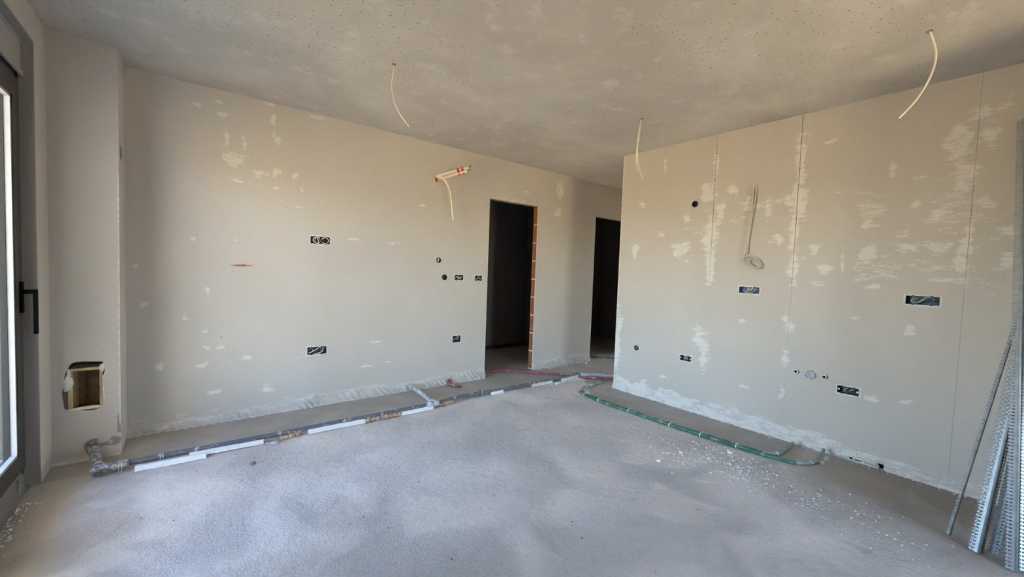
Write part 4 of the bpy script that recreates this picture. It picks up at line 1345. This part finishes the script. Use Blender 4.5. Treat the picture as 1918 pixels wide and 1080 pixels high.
nm_ = MB()
for cx, cz, rx, rz, sd in ((-.612, .512, .024, .050, 3), (-.605, .575, .010, .030, 4), (-.452, .600, .012, .028, 6), (-.447, .43, .007, .05, 9)):
    nm_.lump((cx, YC + .008, cz), 1.0, .55, 3, sd, (rx, .010, rz))
nm_.lump((-.53, YC + .002, .345), 1.0, .6, 3, 12, (.085, .008, .010))
link('niche_plaster', nm_, M['mortar'], wall_column, True)

# ------------------------------------------------------------------ timber box inside the column niche
t = thing('timber_box', 'small timber-lined box inside the broken hole in the corner column', 'box', (-.53, YC + .03, .34))
x0, x1, z0, z1 = -.588, -.466, .325, .590
for nm, a, b, mt in (('top_board', (x0 - .012, YC + .018, z1), (x1 + .012, YC + .20, z1 + .016), 'wood'),
                     ('side_board', (x0 - .022, YC + .016, z0), (x0, YC + .20, z1), 'wood'),
                     ('side_board', (x1, YC + .016, z0), (x1 + .016, YC + .20, z1), 'wood'),
                     ('bottom_board', (x0, YC + .018, z0 - .014), (x1, YC + .20, z0), 'wood_dark'),
                     ('back_board', (x0, YC + .19, z0), (x1, YC + .205, z1), 'wood_dark')):
    m_ = MB()
    m_.box(a, b)
    link(nm, m_, M[mt], t)

# broken duct at the foot of the right wall
t = thing('broken_duct', 'broken white duct piece in dark chipped hole at right wall foot', 'duct', (XB, .63, 0))
m_ = MB()
m_.box((XB - .006, .572, .004), (XB + .02, .655, .009))
m_.box((XB - .004, .585, .022), (XB + .02, .655, .0265))
m_.box((XB + .012, .575, .009), (XB + .016, .655, .022))
link('duct', m_, M['duct'], t)
m_ = MB()
m_.box((XB + .017, .55, 0), (XB + .03, .75, .04))  # black block behind the holes stands in for the cavity's shade
link('cavity_shade', m_, M['black'], t)

# ------------------------------------------------------------------ galvanised plaster beads leaning on the right wall
def bead(base, top, label, nose=.004, wing=.022, mesh=False, mat='galv', face=0.0, step=.020):
    a, b = Vector(base), Vector(top)
    d_ = (b - a).normalized()
    L = (b - a).length
    n1 = Vector((-.75, -.66, 0))
    n1 = Matrix.Rotation(face, 3, 'Z') @ n1
    n1 = (n1 - d_ * n1.dot(d_)).normalized()               # towards the viewer side
    n2 = d_.cross(n1)
    t = thing('plaster_bead', label, 'plaster bead', base, 'galvanised plaster beads')
    m_ = MB()
    m_.tube([a, b], nose, 8)
    link('nose', m_, M[mat], t, True)
    n = int(L / step)
    for sgn in (-1, 1):
        wv_ = (n2 * sgn * .80 - n1 * .60).normalized()
        th = (n1 * .80 + n2 * sgn * .60) * .0006
        m_ = MB()
        if not mesh:
            # solid inner flange, then a ladder of slots with a toothed outer rail
            for r0, r1 in ((.0, .45),):
                m_.obox(a.lerp(b, .5) + wv_ * wing * (r0 + r1) / 2, d_ * L / 2, wv_ * wing * (r1 - r0) / 2, th)
            m_.obox(a.lerp(b, .5) + wv_ * wing * .80, d_ * L / 2, wv_ * wing * .05, th)
            for i in range(n):
                c = a + d_ * (i + .5) * step + wv_ * wing * .72
                vs = [c - d_ * step * .30 - wv_ * wing * .28, c + d_ * step * .30 - wv_ * wing * .28, c + d_ * step * .30 + wv_ * wing * .28, c - d_ * step * .30 + wv_ * wing * .28]
                m_.add(vs, [(0, 1, 2, 3)])
        else:
            m_.obox(a.lerp(b, .5) + wv_ * wing * .10, d_ * L / 2, wv_ * wing * .10, th)
            # expanded-metal lozenges
            rows_ = 4
            cell = step * 1.1
            k = int(L / cell)
            sw = .0013
            for i in range(k):
                for j in range(rows_):
                    o_ = a + d_ * (i + (.5 if j % 2 else 0)) * cell
                    w0, w1 = wing * (.2 + .8 * j / rows_), wing * (.2 + .8 * (j + 1) / rows_)
                    for e in (0, 1):
                        p0 = o_ + d_ * cell * .5 * (1 if e else 0) + wv_ * w0
                        p0 = o_ + wv_ * w0
                        p1 = o_ + d_ * cell * (.5 if e else -.5) + wv_ * w1
                        s_ = d_ * sw
                        m_.add([p0 - s_, p0 + s_, p1 + s_, p1 - s_], [(0, 1, 2, 3)])
        link('wing', m_, M[mat], t)
bead((3.208, .167, .004), (3.900, -.163, 2.379), 'single galvanised bead leaning apart, leftmost of the bead bundle', .0030, .0135, False, 'galv_dark', -.2)
bead((3.117, .060, .004), (3.900, -.154, 2.365), 'bright wide galvanised bead, left front edge of the bead bundle', .005, .036, False, 'galv', -.35, .017)
bead((3.135, .050, .004), (3.868, -.140, 2.320), 'bead with open mesh wings just behind the bright wide one', .004, .055, True, 'galv_dark', .25, .022)
bead((3.175, .022, .004), (3.885, -.190, 2.386), 'second bright slotted bead, just right of the wide one', .004, .026, False, 'galv', -1.1, .017)
bead((3.225, -.003, .004), (3.900, -.127, 2.404), 'thin brownish bead in the middle of the bead bundle', .003, .018, False, 'galv_dark', -.2)
bead((3.128, -.030, .004), (3.900, -.050, 2.378), 'dull bead with expanded metal wings, centre of the bundle', .004, .045, True, 'galv_dark', .1, .020)
bead((3.068, -.060, .004), (3.890, .046, 2.356), 'steepest bright slotted bead at the photo right edge', .005, .034, False, 'galv', -.1, .017)
bead((3.100, -.095, .004), (3.900, .020, 2.370), 'bright bead partly cut off behind the steepest one', .004, .030, False, 'galv', .5, .017)

# ------------------------------------------------------------------ crumbs on the floor
def crumbs(name, pts, mat, lab):
    m_ = MB()
    rnd = random.Random(5)
    for x, y, s in pts:
        vs = []
        for k in range(6):
            d_ = [(1, 0, 0), (-1, 0, 0), (0, 1, 0), (0, -1, 0), (0, 0, 1), (0, 0, -.6)][k]
            q_ = s * (.55 + .9 * rnd.random())
            vs.append((x + d_[0] * q_ + (rnd.random() - .5) * s * .7, y + d_[1] * q_ + (rnd.random() - .5) * s * .7, s * .25 + d_[2] * q_ * .75))
        m_.add(vs, [(4, 0, 2), (4, 2, 1), (4, 1, 3), (4, 3, 0), (5, 2, 0), (5, 1, 2), (5, 3, 1), (5, 0, 3)])
    o = link(name, m_, mat)
    o['kind'] = 'stuff'
    tag(o, lab, 'crumbs')
pts = []
rn = random.Random(11)
for cx, cy, sx_, sy_, n, s in ((3.0, 1.5, .12, .26, 170, .0055), (3.10, 1.22, .09, .14, 190, .007), (3.0, .98, .13, .16, 130, .0055), (3.02, .72, .14, .16, 110, .0055), (2.95, .40, .2, .16, 60, .005), (2.85, 1.8, .10, .2, 50, .005), (3.28, 1.42, .06, .08, 40, .0055), (2.2, 1.6, .6, .5, 60, .0045)):
    for _ in range(n):
        pts.append((rn.gauss(cx, sx_), rn.gauss(cy, sy_), s * (.35 + 1.1 * rn.random() ** 2)))
for _ in range(140):
    pts.append((rn.uniform(1.9, 4.0), YA - .02 - abs(rn.gauss(0, .03)), .003 + .006 * rn.random()))
for _ in range(160):
    pts.append((XB - .02 - abs(rn.gauss(0, .03)), rn.uniform(-.2, 2.9), .003 + .005 * rn.random()))
for _ in range(60):
    pts.append((rn.uniform(3.55, 4.8), YA - .02 - abs(rn.gauss(0, .04)), .003 + .010 * rn.random()))
for _ in range(200):
    pts.append((rn.uniform(3.35, 3.9), 3.42 + rn.gauss(0, .03), .003 + .008 * rn.random()))
for _ in range(90):
    pts.append((rn.uniform(3.65, 3.85), rn.gauss(.855, .012), .003 + .006 * rn.random()))
for _ in range(150):
    pts.append((XC - .03 + abs(rn.gauss(0, .035)), rn.uniform(2.3, 3.28), .003 + .005 * rn.random()))
pts = [p_ for p_ in pts if (p_[0] < XB - .02 or p_[1] > 3) and not (2.85 < p_[0] < 3.68 and p_[1] > 3.9)]
crumbs('plaster_crumbs', pts, M['crumb'], 'white plaster crumbs strewn over the rough screed floor')
pts = [(rn.uniform(-.4, 3.2), rn.uniform(.9, 3.3), .002 + .004 * rn.random()) for _ in range(130)]
crumbs('mortar_crumbs', pts, M['dark_crumb'], 'dark grit scattered thinly over the screed floor')
big = [((2.66, 1.56, .014), 'lone white plaster lump on the bare screed mid-floor'), ((2.93, 1.545, .012), 'white plaster lump left of the crumb streak'),
       ((3.25, 1.32, .016), 'white plaster lump beside the green hoses'), ((.33, 3.10, .014), 'grey lump on the screed near the leftmost white strip'), ((4.60, 3.95, .016), 'white plaster lump at the far wall between the doorways')]
for k, ((x, y, s), lab) in enumerate(big):
    m_ = MB()
    m_.lump((x, y, s * .5), s, .8, 2, k + 20, (1.2, 1, .7))
    tag(link('plaster_lump', m_, M['dark_crumb'] if 'grey' in lab else M['crumb'], None, False), lab, 'plaster lump', 'loose plaster lumps')
